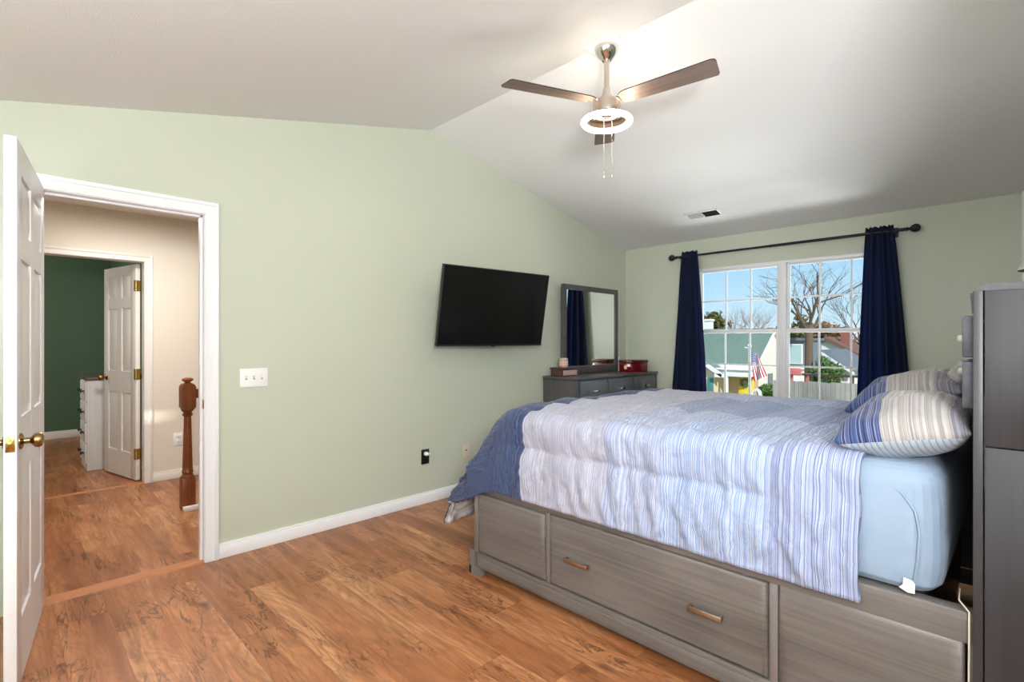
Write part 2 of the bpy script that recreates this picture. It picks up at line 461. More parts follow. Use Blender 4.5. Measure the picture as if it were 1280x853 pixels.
WY0, WY1, WZ0, WZ1 = 0.80, 2.53, 0.66, 2.075    # window opening
m = MB()
zt = cz(XW)
m.box(XW, XW + .16, YA, WY0, 0, zt); m.box(XW, XW + .16, WY1, YT + .1, 0, zt)
m.box(XW, XW + .16, WY0, WY1, 0, WZ0); m.box(XW, XW + .16, WY0, WY1, WZ1, zt)
struct('wall_back', m, 'wall_green', 'sage green wall with the window', 'wall', smooth=False)
m = MB()
m.prism([(1.5, 0), (XW + .1, 0), (XW + .1, cz(XW + .1)), (RX, RZ), (1.5, cz(1.5))], 1, YR - .1, YR)
m.prism([(1.4, 0), (1.5, 0), (1.5, cz(1.5)), (1.4, cz(1.4))], 1, YA, YR)
struct('wall_right', m, 'wall_green', 'sage green wall behind the headboard', 'wall', smooth=False)
m = MB()
m.box(XL - .1, XL, YA - .1, YT, 0, cz(XL))
m.prism([(XL - .1, 0), (1.5, 0), (1.5, cz(1.5)), (XL - .1, cz(XL - .1))], 1, YA - .1, YA)
struct('wall_front', m, 'wall_green', 'sage green wall behind the viewer', 'wall', smooth=False)

# hall and the green room beyond
m = MB()
m.box(-.75, HX0, HY, HY + .11, 0, 2.5); m.box(HX1, 3.2, HY, HY + .11, 0, 2.5); m.box(HX0, HX1, HY, HY + .11, 2.025, 2.5)
struct('wall_hall_back', m, 'wall_beige', 'cream hall wall around the far doorway', 'wall', smooth=False)
m = MB(); m.box(-.85, -.75, YT + .1, HY + .1, 0, 2.5); m.box(3.2, 3.3, YT + .1, HY + .1, 0, 2.5)
struct('wall_hall_side', m, 'wall_beige', 'cream end walls of the hall', 'wall', smooth=False)
m = MB(); m.box(-.85, 3.3, YT + .115, HY + .1, 2.455, 2.55)
struct('ceiling_hall', m, 'ceiling', 'white hall ceiling', 'ceiling', smooth=False)
m = MB(); m.box(-1.3, 1.2, 9.13, 9.25, 0, 2.5); m.box(1.11, 1.22, HY + .11, 9.2, 0, 2.5); m.box(-1.36, -1.25, HY + .1, 9.2, 0, 2.5)
m.box(-1.3, -.75, HY + .0, HY + .11, 0, 2.5)
struct('wall_green_room', m, 'wall_dark', 'dark green walls of the room across the hall', 'wall', smooth=False)
m = MB(); m.box(-1.3, 1.2, HY + .1, 9.25, 2.455, 2.55)
struct('ceiling_green_room', m, 'ceiling', 'white ceiling of the room across the hall', 'ceiling', smooth=False)

# ---- baseboards
def baseboard(name, x0, x1, y0, y1, label, mat='white', h=0.09):
    m = MB(); m.box(x0, x1, y0, y1, 0, h - .018, 0.003)
    if abs(x1 - x0) > abs(y1 - y0):
        dy = (y1 - y0)
        if y0 in (YR, YA): m.box(x0, x1, y0, y1 - dy * .4, h - .02, h, 0.004)
        else: m.box(x0, x1, y0 + dy * .4, y1, h - .02, h, 0.004)
    else:
        dx = x1 - x0; m.box(x0 + dx * .4, x1, y0, y1, h - .02, h, 0.004)
    struct(name, m, mat, label, 'baseboard')
baseboard('baseboard_left', DX1 + .071, XW, YT - .016, YT, 'white baseboard along the television wall')
baseboard('baseboard_back', XW - .016, XW, YR, YT, 'white baseboard under the window')
baseboard('baseboard_right', 3.6, XW, YR, YR + .016, 'white baseboard beside the headboard')
baseboard('baseboard_hall', HX1 + .06, 3.2, HY - .015, HY, 'white baseboard of the hall wall', 'offwhite', 0.085)
baseboard('baseboard_green_room', -1.25, 1.11, 9.115, 9.13, 'white baseboard below the dark green wall', 'offwhite', 0.10)

# ---- door casings and jambs
def casing(m, x0, x1, zt, yf, w=0.07, th=0.018):
    y0, y1 = yf - th, yf
    for a, b in ((x0 - w, x0), (x1, x1 + w)):
        m.box(a, b, y0 + .004, y1, 0, zt + w)
        o = (a, a + .022) if a < x0 else (b - .022, b)
        m.box(o[0], o[1], y0 - .003, y0 + .006, 0, zt + w, 0.003)
    m.box(x0, x1, y0 + .004, y1, zt, zt + w)
    m.box(x0 - w + .021, x1 + w - .021, y0 - .0028, y0 + .006, zt + w - .022, zt + w, 0.003)
m = MB(); casing(m, DX0, DX1, DZ, YT)
j = 0.018
m.box(DX0 - .001, DX0 + .004, YT - .004, YT + .12, 0, DZ); m.box(DX1 - .004, DX1 + .001, YT - .004, YT + .12, 0, DZ); m.box(DX0, DX1, YT - .004, YT + .12, DZ - .004, DZ + .001)
m.box(DX1 - .016, DX1 - .003, YT + .04, YT + .075, 0, DZ, .002); m.box(DX0, DX1, YT + .04, YT + .075, DZ - .016, DZ - .003, .002)
dc = struct('trim_1', m, 'white', 'white casing around the open bedroom doorway', 'door casing')
m = MB(); m.box(DX1 - .0065, DX1 - .0035, YT + .006, YT + .034, 0.90, 0.955, .001); m.box(DX1 - .0075, DX1 - .006, YT + .012, YT + .026, .912, .943)
tag(m.build('strike_plate', 'oldbrass', dc), 'brass strike plate')
m = MB(); casing(m, HX0, HX1, 2.025, HY, 0.06, 0.016)
m.box(HX1 - .004, HX1 + .001, HY - .003, HY + .115, 0, 2.025); m.box(HX0, HX1, HY - .003, HY + .115, 2.021, 2.026); m.box(HX0 - .001, HX0 + .004, HY - .003, HY + .115, 0, 2.025)
struct('trim_2', m, 'offwhite', 'cream white casing around the far doorway', 'door casing')
m = MB(); m.prism([(DX0, 0), (DX1, 0), (DX1, .001), (DX0, .001)], 1, YT, YT + .1)
m.prism([(YT - .004, 0), (YT + .036, 0), (YT + .026, .008), (YT + .006, .008)], 0, DX0, DX1)
struct('trim_3', m, 'threshold', 'wood threshold strip in the bedroom doorway', 'threshold')
m = MB(); m.prism([(HY - .004, 0), (HY + .05, 0), (HY + .036, .009), (HY + .01, .009)], 0, HX0, HX1)
struct('trim_4', m, 'threshold', 'wood threshold strip in the far doorway', 'threshold')
m = MB(); m.box(XW - .03, XW, YR, 0.028, 0, cz(XW) + .02, .004)
struct('trim_5', m, 'white', 'white upright trim board in the corner beside the headboard', 'trim')

# ---- six panel doors
def door_leaf(w, h=2.03, th=0.036):
    """hinge edge at x=0, leaf along +x, y from 0 to th"""
    m = MB()
    m.box(0.02, w - .02, .009, th - .009, .02, h - .02)
    st, ms = 0.105, 0.095
    pw = (w - 2 * st - ms) / 2
    m.box(0, st, 0, th, 0, h, .002); m.box(w - st, w, 0, th, 0, h, .002); m.box(st + pw, st + pw + ms, 0, th, .02, h - .02)
    rails = [(0, .24), (.80, 1.0), (1.60, 1.70), (1.915, h)]
    for a, b in rails: m.box(st - .001, w - st + .001, 0.0003, th - .0003, a, b)
    for a, b in ((.24, .80), (1.0, 1.60), (1.70, 1.915)):
        for x0 in (st, st + pw + ms):
            g = 0.012
            for y0, y1, s_ in ((.009, .0015, -1), (th - .009, th - .0015, 1)):
                x1 = x0 + pw; i2 = 0.045
                q = [(x0 + g, a + g), (x1 - g, a + g), (x1 - g, b - g), (x0 + g, b - g)]
                r = [(x0 + i2, a + i2), (x1 - i2, a + i2), (x1 - i2, b - i2), (x0 + i2, b - i2)]
                V = [m.bm.verts.new((p[0], y0, p[1])) for p in q] + [m.bm.verts.new((p[0], y1, p[1])) for p in r]
                m.bm.faces.new(V[4:])
                for k in range(4): m.bm.faces.new((V[k], V[(k + 1) % 4], V[4 + (k + 1) % 4], V[4 + k]))
    return m
def door_knob(parent, x, z, th, mat):
    for s_, y0 in ((-1, 0), (1, th)):
        m = MB()
        rot = Matrix.Translation((x, y0, z)) @ Matrix.Rotation(R(-90 * s_), 4, 'X')
        m.lathe([(.031, 0), (.031, .004), (.024, .009), (.012, .012), (.011, .028), (.017, .034), (.027, .042), (.029, .052), (.025, .062), (.012, .067)], rot, 24)
        m.build('knob', mat, parent)
# bedroom door: hinge at the doorway's left jamb, swung into the room
dl = thing('door_1', (0.152, 3.385, 0.012), 'white six panel bedroom door standing open at the left', 'door', kind='structure')
w1 = 0.807
ang = math.atan2(2.585 - 3.385, 0.043 - 0.152)
dl.rotation_euler.z = ang; ROOT[dl] = Matrix.Translation(dl.location) @ Matrix.Rotation(ang, 4, 'Z')
m = door_leaf(w1); m.xf(Matrix.Translation((0, -.036, 0)))
lf = m.build('door_leaf', 'white', dl, angle=25)
for s_, y0 in ((-1, -.036), (1, 0)):
    m = MB(); rot = Matrix.Translation((w1 - .065, y0, .915)) @ Matrix.Rotation(R(-90 * s_), 4, 'X')
    m.lathe([(.031, 0), (.031, .004), (.024, .009), (.012, .012), (.011, .028), (.017, .034), (.027, .042), (.029, .052), (.025, .062), (.012, .067)], rot, 24)
    tag(m.build('knob', 'oldbrass', dl), 'antique brass knob')
m = MB(); m.box(w1 - .001, w1 + .0018, -.031, -.005, .886, .944, .0006); m.box(w1, w1 + .008, -.024, -.012, .905, .925, .002)
tag(m.build('latch_plate', 'brass', dl), 'brass latch plate')
for z in (.18, 1.02, 1.83):
    m = MB(); m.lathe([(.006, z - .045), (.006, z + .045)], Matrix.Translation((-.004, -.042, 0)), 10); m.box(-.0015, .0005, -.042, -.006, z - .044, z + .044)
    m.build('hinge', 'brass', dl)
# far door
dl = thing('door_2', (0.922, 5.822, 0.012), 'white six panel door ajar in the far doorway', 'door', kind='structure')
ang = math.atan2(6.49 - 5.822, 0.772 - 0.922)
dl.rotation_euler.z = ang; ROOT[dl] = Matrix.Translation(dl.location) @ Matrix.Rotation(ang, 4, 'Z')
w2 = 0.70
m = door_leaf(w2, 2.0); m.build('door_leaf', 'offwhite', dl, angle=25)
for s_, y0 in ((-1, 0), (1, .036)):
    m = MB(); rot = Matrix.Translation((w2 - .06, y0, .93)) @ Matrix.Rotation(R(-90 * s_), 4, 'X')
    m.lathe([(.03, 0), (.03, .004), (.022, .009), (.012, .012), (.011, .026), (.017, .032), (.026, .04), (.028, .05), (.024, .06), (.012, .064)], rot, 20)
    tag(m.build('knob', 'oldbrass', dl), 'antique brass knob')
for z in (.24, .98, 1.80):
    m = MB(); m.lathe([(.009, z - .05), (.009, z + .05)], Matrix.Translation((-.006, .036, 0)), 10); m.box(-.003, .0005, .002, .036, z - .05, z + .05); m.box(0, .03, .0355, .0385, z - .05, z + .05)
    tag(m.build('hinge', 'brass', dl), 'brass hinge')

# ---- window
win = thing('window_1', (XW, (WY0 + WY1) / 2, WZ0), 'white twin sash window with divided panes', 'window', kind='structure')
FX0, FX1 = XW + .015, XW + .085
m = MB()
m.box(FX0 - .012, FX1, WY0, WY0 + .03, WZ0, WZ1, .003); m.box(FX0 - .012, FX1, WY1 - .03, WY1, WZ0, WZ1, .003)
m.box(FX0 - .012, FX1, WY0 + .03, WY1 - .03, WZ1 - .025, WZ1, .003); m.box(FX0 - .012, FX1, WY0 + .03, WY1 - .03, WZ0, WZ0 + .03, .003)
m.build('window_frame', 'white', win, world=True)
MY = 1.667
m = MB(); m.box(FX0 - .014, FX1, MY - .032, MY + .032, WZ0 + .03, WZ1 - .025, .004); m.box(FX0 - .02, FX0 - .012, MY - .012, MY + .012, WZ0 + .03, WZ1 - .025, .002)
m.build('mullion', 'white', win, world=True)
m = MB(); m.box(XW - .05, FX0, WY0 - .03, WY1 + .03, WZ0 - .022, WZ0, .005); m.build('window_sill', 'white', win, world=True)
ZM = 1.395
for (y0, y1) in ((WY0 + .03, MY - .032), (MY + .032, WY1 - .03)):
    for up in (0, 1):
        z0, z1 = ((ZM - .014, WZ1 - .025) if up else (WZ0 + .03, ZM + .022))
        xa, xb = (FX0 + .03, FX0 + .056) if up else (FX0 + .002, FX0 + .028)
        sw = 0.026; br = 0.032 if up else 0.045; tr_ = 0.022 if up else 0.036
        m = MB()
        m.box(xa, xb, y0, y0 + sw, z0, z1, .003); m.box(xa, xb, y1 - sw, y1, z0, z1, .003)
        m.box(xa, xb, y0 + sw, y1 - sw, z0, z0 + br, .003); m.box(xa, xb, y0 + sw, y1 - sw, z1 - tr_, z1, .003)
        sh = m.build('sash', 'white', win, world=True)
        gy0, gy1, gz0, gz1 = y0 + sw, y1 - sw, z0 + br, z1 - tr_
        m = MB(); xm = (xa + xb) / 2
        for k in (1, 2):
            yy = gy0 + (gy1 - gy0) * k / 3; m.box(xm - .008, xm + .008, yy - .0075, yy + .0075, gz0, gz1, .002)
        zz = (gz0 + gz1) / 2; m.box(xm - .007, xm + .007, gy0, gy1, zz - .0075, zz + .0075, .002)
        m.build('muntin', 'white', sh, world=True)
        m = MB(); m.box(xm - .0015, xm + .0015, gy0 - .004, gy1 + .004, gz0 - .004, gz1 + .004)
        m.build('pane', 'glass', sh, world=True, smooth=False)
    m = MB(); yc = (y0 + .08 if y0 > 1 else y1 - .08)
    m.box(FX0 + .006, FX0 + .03, yc - .03, yc + .03, ZM + .022, ZM + .03, .002); m.lathe([(.009, 0), (.009, .008), (.006, .01)], Matrix.Translation((FX0 + .016, yc, ZM + .03)), 12); m.box(FX0 + .01, FX0 + .02, yc - .022, yc + .004, ZM + .033, ZM + .04, .002)
    tag(m.build('sash_lock', 'handle', win, world=True), 'small metal sash lock')

# ------------------------------------------------------------------ bed
BX0, BX1 = 1.885, 3.545
bed = thing('bed', ((BX0 + BX1) / 2, 1.1, 0), 'grey stained wooden storage bed with drawers and tall headboard', 'bed')
m = MB(); m.box(BX0 + .012, BX1 - .012, .245, 2.175, .06, .535, .003)
m.build('bed_box', 'bed_wood', bed, world=True)
def side(sx, face):                       # face: outer x, sx: direction outwards
    a = lambda d0, d1: (min(face + sx * d0, face + sx * d1), max(face + sx * d0, face + sx * d1))
    m = MB()
    x0, x1 = a(-.02, .002); m.box(x0, x1, .09, 2.19, .465, .55, .004)
    x0, x1 = a(-.05, .0); m.box(x0, x1, .09, 2.15, .530, .552, .004)
    m.build('top_rail', 'bed_wood', bed, world=True)
    m = MB(); x0, x1 = a(-.02, .010); m.box(x0, x1, .09, 2.16, .045, .105, .004)
    x0, x1 = a(-.02, .004); m.box(x0, x1, .09, 2.17, .100, .124, .004)
    m.build('bottom_rail', 'bed_wood', bed, world=True)
    for y0, y1 in ((2.160, 2.188), (1.634, 1.660), (.604, .632), (.09, .116)):
        m = MB(); x0, x1 = a(-.02, -.003 if y0 < 2.1 else .003); m.box(x0, x1, y0, y1, .12, .47, .003)
        m.build('stile', 'bed_wood_v', bed, world=True)
    def panel(y0, y1, z0, z1, d=.014, by=.035, bz=.016):
        """raised front with deep rounded ends"""
        m = MB(); N = 5
        prof = [(0, 0)] + [(1 - math.cos(R(90 * k / N)), math.sin(R(90 * k / N))) for k in range(1, N + 1)]
        loops = []
        for (u, hgt) in prof:
            yy0, yy1 = y0 + by * u, y1 - by * u; zz0, zz1 = z0 + bz * u, z1 - bz * u
            xx = face + sx * (-.006 + d * hgt)
            loops.append([m.bm.verts.new((xx, yy0, zz0)), m.bm.verts.new((xx, yy1, zz0)), m.bm.verts.new((xx, yy1, zz1)), m.bm.verts.new((xx, yy0, zz1))])
        for A, B2 in zip(loops, loops[1:]):
            for k in range(4): m.bm.faces.new((A[k], A[(k + 1) % 4], B2[(k + 1) % 4], B2[k]))
        m.bm.faces.new(loops[-1])
        bk = [m.bm.verts.new((face - sx * .02, v.co.y, v.co.z)) for v in loops[0]]
        for k in range(4): m.bm.faces.new((bk[k], bk[(k + 1) % 4], loops[0][(k + 1) % 4], loops[0][k]))
        m.bm.faces.new(bk)
        return m
    panel(1.664, 2.156, .132, .452).build('panel', 'bed_wood', bed, world=True, angle=50)
    panel(.122, .600, .132, .468).build('panel', 'bed_wood', bed, world=True, angle=50)
    dr = panel(.636, 1.630, .132, .462, .014, .022, .012).build('drawer', 'bed_wood', bed, world=True, angle=50)
    for yc in (1.455, .85):
        m = MB()
        xo = face + sx * .03; xi = face + sx * .006
        m.box(min(xo - .004, xo + .004), max(xo - .004, xo + .004), yc - .066, yc + .066, .274, .294, .003)
        for yy in (yc - .058, yc + .058): m.box(min(xi, xo), max(xi, xo), yy - .006, yy + .006, .276, .292, .002)
        tag(m.build('handle', 'handle', dr, world=True), 'brushed nickel bar handle')
side(-1, BX0); side(1, BX1)
m = MB(); m.box(BX0 + .02, BX1 - .02, 2.165, 2.192, .05, .45, .004); m.box(BX0, BX1, 2.16, 2.2, .43, .455, .004)
m.build('footboard', 'bed_wood', bed, world=True)
for fx, sx in ((BX0, -1), (BX1, 1)):
    m = MB(); xs = sorted((fx + sx * .018, fx - sx * .02))
    m.prism([(2.125, 0), (2.165, 0), (2.213, 0), (2.213, .135), (2.18, .135), (2.176, .06), (2.165, .045), (2.125, .045)], 0, xs[0], xs[1])
    ys = sorted((fx + sx * .018, fx - sx * .07)); m.box(ys[0], ys[1], 2.195, 2.215, 0, .05, .003)
    m.build('leg', 'bed_wood_v', bed, world=True)
    m = MB(); m.box(xs[0] , xs[1], .02, .09, 0, .06, .003); m.build('leg', 'bed_wood_v', bed, world=True)
# headboard: bookcase with side panels, cap and two rows of front panels
HY0, HY1, HZ = -.155, .104, 1.435
hb = MB()
for x0, x1 in ((1.862, 1.90), (3.53, 3.568)):
    hb.box(x0, x1, HY0, .081, 0, 1.016, .002); hb.box(x0, x1, HY0, .081, 1.019, HZ, .002)
    hb.box(x0 - .002, x1 + .002, .0835, HY1, 0, HZ, .002)
hb.box(1.89, 3.54, HY0, HY0 + .02, .1, HZ); hb.box(1.89, 3.54, HY0, .03, .45, .47); hb.box(1.89, 3.54, HY0, .05, 1.03, 1.05)
hbo = hb.build('headboard', 'head_wood', bed, world=True)
m = MB(); m.prism([(HY0, HZ), (HY1 - .002, HZ), (HY1 - .006, HZ + .006), (HY1 - .03, HZ + .018), (HY0, HZ + .018)], 0, 1.862, 3.568)
m.build('headboard_cap', 'head_wood', hbo, world=True)
m = MB(); m.prism([(.02, 1.37), (.108, 1.375), (.112, 1.432), (.02, 1.432)], 0, 1.90, 3.53)
m.build('crown_rail', 'head_wood', hbo, world=True)
m = MB(); m.box(1.90, 3.53, .02, .05, .35, 1.37); m.build('recess_shade', 'black_gap', hbo, world=True)  # black board painting the shade of the recess behind the front panels
for xa, xb in ((1.93, 2.70), (2.73, 3.50)):
    for z0, z1 in ((1.253, 1.372), (1.11, 1.243)):
        m = MB(); m.box(xa, xb, .105, .131, z0, z1, .006); m.box(xa + .1, xb - .1, .05, .106, z0 + .03, z1 - .03)
        pn = m.build('front_panel', 'bed_pad', hbo, world=True)
    for zk, xk in ((1.308, 2.33 if xa < 2 else 3.12), (1.195, 2.36 if xa < 2 else 3.12)):
        m = MB(); m.lathe([(.006, 0), (.006, .018), (.011, .022), (.013, .03), (.011, .038), (.006, .041)], Matrix.Translation((xk, .130, zk)) @ Matrix.Rotation(R(-90), 4, 'X'), 16)
        tag(m.build('knob', 'ivory', hbo, world=True), 'small pale knob')

# ---- mattress in its pale blue fitted sheet
mt = thing('mattress', (2.71, 1.18, .55), 'thick mattress in a pale blue fitted sheet on the bed', 'mattress')
m = MB()
prof = []
for k in range(7): prof.append((.070 * (1 - math.sin(R(15 * k))), .930 - .070 * (1 - math.cos(R(15 * k)))))
prof += [(-.004, .80), (-.004, .70), (0, .62), (.006, .575), (.022, .556), (.05, .553)]
def rrect(ins, n=6):
    r_ = .09; x0, x1, y0, y1 = 1.905 + ins, 3.515 - ins, .172 + ins, 2.03 - ins
    rr = max(.02, r_ - ins); pts = []
    for cx_, cy_, a0 in ((x1 - rr, y1 - rr, 0), (x0 + rr, y1 - rr, 90), (x0 + rr, y0 + rr, 180), (x1 - rr, y0 + rr, 270)):
        for k in range(n + 1): pts.append((cx_ + rr * math.cos(R(a0 + 90 * k / n)), cy_ + rr * math.sin(R(a0 + 90 * k / n))))
    return pts
loops = [[m.bm.verts.new((px_, py_, z_)) for px_, py_ in rrect(i_)] for i_, z_ in prof]
for A, B2 in zip(loops, loops[1:]):
    for k in range(len(A)): m.bm.faces.new((A[k], A[(k + 1) % len(A)], B2[(k + 1) % len(A)], B2[k]))
m.bm.faces.new(loops[0]); m.bm.faces.new(loops[-1])
bmesh.ops.triangulate(m.bm, faces=[f_ for f_ in m.bm.faces if len(f_.verts) > 4])
mo = m.build('fitted_sheet', 'sheet', mt, world=True)
mo.modifiers.new('sub', 'SUBSURF').subdivision_type = 'SIMPLE'; mo.modifiers['sub'].levels = 3; mo.modifiers['sub'].render_levels = 3
tx = bpy.data.textures.new('sheet_creases', 'CLOUDS'); tx.noise_scale = 0.16; tx.noise_depth = 2
dm = mo.modifiers.new('creases', 'DISPLACE'); dm.texture = tx; dm.strength = 0.014; dm.mid_level = 0.5
m = MB()
m.tube([(1.904, .236, .585), (1.899, .226, .66), (1.899, .222, .74), (1.901, .232, .80), (1.905, .262, .842), (1.917, .31, .880)], .0035, 8)
m.build('seam', 'sheet', mt, world=True)
m = MB(); pts = [(.238, .598), (.258, .602), (.260, .580), (.270, .570), (.248, .560), (.232, .562), (.231, .590)]
m.prism(pts, 0, 1.889, 1.8915); tag(m.build('care_tag', 'tag', mt, world=True), 'small white cloth tag')

# ---- comforter
def fold(d, rad, ang):
    arc = rad * ang
    if d <= 0: return 0.0, 0.0
    if d < arc: a_ = d / rad; return rad * math.sin(a_), rad * (1 - math.cos(a_))
    ex_ = d - arc
    return rad * math.sin(ang) + ex_ * math.cos(ang), rad * (1 - math.cos(ang)) + ex_ * math.sin(ang)
def sms(x): x = max(0, min(1, x)); return x * x * (3 - 2 * x)
def comforter():
    Ln, Lf, Wt, ZT = 0.500, 1.05, 1.52, 0.950
    X0 = 1.945; Yhead = 0.365; Y0 = 1.87
    Ltot = Lf + (Y0 - Yhead); Wtot = Wt + 2 * Ln
    nu, nv = 200, 200
    bm = bmesh.new(); uvl = bm.loops.layers.uv.new('UVMap')
    V = {}; UV = {}; disp = {}
    for i in range(nu + 1):
        for j_ in range(nv + 1):
            s_ = Wtot * i / nu; t_ = Ltot * j_ / nv
            near = s_ < Wtot / 2
            sd = s_ if near else Wtot - s_
            p = max(0, Ln - sd); q = max(0, Lf - t_)
            inx = max(0, sd - Ln)
            cen = sms(inx / .45)
            ystart = Y0 + .03 * cen
            if p > 0 and q > 0:
                rho = max(p / Ln, q / Lf); phi = math.atan2(q / Lf, p / Ln); k = sms(phi / (math.pi / 2))
                k = k ** 2.2; d = rho * (Ln + (Lf - Ln) * k)
            elif q > 0: rho = q / Lf; phi = math.pi / 2; d = q; k = 1
            else: rho = p / Ln; phi = 0; d = p; k = 0
            if q > 0 and p <= 0: d = q * (.87 + .25 * sms(inx / .10))
            elif q > 0 and k > 0: d *= 1 - .13 * k
            on, dn = fold(d, .085, R(88)); of, df = fold(d, .25, R(50))
            drop = dn + (df - dn) * k
            ox = on * math.cos(phi); oy = of * math.sin(phi)
            y = ystart - max(0, t_ - Lf) * ((ystart - Yhead) / (Y0 - Yhead)) + oy
            x = X0 + inx - ox
            crown = 0.006 * sms(inx / .5)
            z = ZT + crown * (1 - min(1, q / .4)) - drop
            if not near: x = 2 * (X0 + Wt / 2) - x
            inset = min(sd, t_, Ltot - t_)
            puff = abs(math.sin(math.pi * min(inset, 1.3) / .262)) ** .40
            if inset > 1.25: puff = .8
            hang = min(1.0, rho) if (p > 0 or q > 0) else 0
            along = t_ if q <= 0 else (t_ + s_ * .9)
            fl = noise.noise(Vector((along * 11, s_ * 1.6, 3.1)))
            fl2 = noise.noise(Vector((along * 24 + s_ * 7, s_ * 5 - along * 3, 9.3)))
            diag = noise.noise(Vector(((t_ + .55 * s_) * 13, (s_ - .4 * t_) * 2.2, 21)))
            diag2 = noise.noise(Vector(((t_ - .8 * s_) * 16, (s_ + .8 * t_) * 2.6, 47)))
            ridge = (1 - abs(diag)) ** 6 + (1 - abs(diag2)) ** 7
            topw = noise.noise(Vector((s_ * 4.2, t_ * 7.5, 5))) + .5 * noise.noise(Vector((s_ * 9 + t_ * 4, t_ * 13, 11)))
            dsp = .034 * (puff - .65) + .011 * topw - .011 * ridge * (0.5 + .5 * noise.noise(Vector((s_ * 2, t_ * 2, 70))))
            if hang > 0: dsp += hang * (.036 * fl + .020 * fl2) - .010 * ridge * hang
            if p > 0 and q > 0: dsp *= .45
            dsp *= min(1, .25 + inset / .05)
            v_ = bm.verts.new((x, y, z)); V[i, j_] = v_; UV[v_] = (s_, t_); disp[v_] = dsp
    for i in range(nu):
        for j_ in range(nv):
            f_ = bm.faces.new((V[i, j_], V[i + 1, j_], V[i + 1, j_ + 1], V[i, j_ + 1]))
            for lp in f_.loops: lp[uvl].uv = UV[lp.vert]
    bm.normal_update()
    if V[nu // 2, nv // 2].normal.z < 0:
        bmesh.ops.reverse_faces(bm, faces=bm.faces[:]); bm.normal_update()
    nrm = {v_: v_.normal.copy() for v_ in bm.verts}
    for v_ in bm.verts:
        v_.co += nrm[v_] * disp[v_]
        if v_.co.z < .60 and v_.co.y < 2.24:              # the cloth lies on the rails, never inside them
            if v_.co.x < 2.2: v_.co.x = min(v_.co.x, BX0 - .024)
            elif v_.co.x > 3.2: v_.co.x = max(v_.co.x, BX1 + .024)
    me = bpy.data.meshes.new('comforter'); bm.to_mesh(me); bm.free()
    me.materials.append(M['comforter']); me.materials.append(M['comf_back'])
    for p_ in me.polygons: p_.use_smooth = True
    o = bpy.data.objects.new('comforter', me); COL.objects.link(o); ROOT[o] = Matrix.Identity(4)
    so = o.modifiers.new('thickness', 'SOLIDIFY'); so.thickness = .016; so.offset = -1; so.material_offset = 1; so.material_offset_rim = 0
    tag(o, 'quilted blue and white striped comforter spread over the bed', 'comforter')
comforter()

# ---- pillows
def pillow(name, loc, rot, L, Wd, T, mat, label, group=None, seed=0):
    bm = bmesh.new(); n = 40; top = {}; bot = {}
    for i in range(n + 1):
        for j_ in range(n + 1):
            u = -1 + 2 * i / n; v = -1 + 2 * j_ / n
            hgt = max(0, (1 - abs(u) ** 2.6) * (1 - abs(v) ** 2.4)) ** .52
            x = L / 2 * u * (1 - .07 * (1 - v * v)); y = Wd / 2 * v * (1 - .07 * (1 - u * u))
            nz = noise.noise(Vector((x * 9 + seed, y * 9, 2))) * .5 + noise.noise(Vector((x * 5 + y * 14 + seed, y * 6 - x * 10, 8))) * .5
            edge = min(1, hgt * 3)
            w_ = .026 * nz * edge
            top[i, j_] = bm.verts.new((x, y, T / 2 * hgt + w_))
            if i in (0, n) or j_ in (0, n): bot[i, j_] = top[i, j_]
            else: bot[i, j_] = bm.verts.new((x, y, -T / 2 * hgt * .85 + w_ * .4))
    for i in range(n):
        for j_ in range(n):
            bm.faces.new((top[i, j_], top[i + 1, j_], top[i + 1, j_ + 1], top[i, j_ + 1]))
            bm.faces.new((bot[i, j_], bot[i, j_ + 1], bot[i + 1, j_ + 1], bot[i + 1, j_]))
    bmesh.ops.recalc_face_normals(bm, faces=bm.faces[:])
    me = bpy.data.meshes.new(name); bm.to_mesh(me); bm.free(); me.materials.append(M[mat])
    for p_ in me.polygons: p_.use_smooth = True
    o = bpy.data.objects.new(name, me); COL.objects.link(o); ROOT[o] = Matrix.Identity(4)
    o.location = loc; o.rotation_euler = rot
    subsurf(o, 1)
    tag(o, label, 'pillow', group)
    return o
pillow('pillow', (2.240, .286, 1.010), (R(-11), 0, R(2)), .70, .345, .23, 'pillow', 'striped patchwork pillow nearest the viewer, lying at the near bed edge', 'patchwork pillows on the bed', 1)
pillow('pillow', (2.955, .362, 1.048), (R(-16), 0, R(-2)), .68, .42, .225, 'pillow', 'striped patchwork pillow on the window side of the bed', 'patchwork pillows on the bed', 5)
pillow('pillow', (3.02, .214, 1.095), (R(-66), 0, R(-2)), .60, .30, .10, 'sham', 'grey striped pillow tucked behind the window side pillow', 'patchwork pillows on the bed', 9)

# ---- loose cord at the headboard corner
m = MB(); m.tube([(1.868, .111, .0), (1.868, .1095, .2), (1.8705, .113, .35), (1.867, .112, .48), (1.872, .112, .56), (1.90, .135, .575), (2.0, .14, .57)], .0022, 8)
tag(m.build('cord', 'ivory'), 'thin pale cord hanging between the bed rail and headboard', 'cord')

# ---- lamp standing on the headboard
lp = thing('table_lamp', (2.32, -.075, HZ + .018), 'small table lamp with grey shade on the headboard, at the right picture edge', 'lamp')
m = MB(); m.lathe([(.05, 0), (.05, .01), (.018, .02), (.012, .05), (.02, .07), (.011, .09), (.008, .2), (.008, .21)]); m.build('lamp_base', 'nickel', lp)
m = MB(); m.lathe([(.098, .072), (.050, .205), (.048, .205), (.096, .072)], None, 40, False); m.bm.faces.ensure_lookup_table()
m.build('lamp_shade', plain('grey_shade_cloth', sr(176, 172, 168), 0.9), lp)

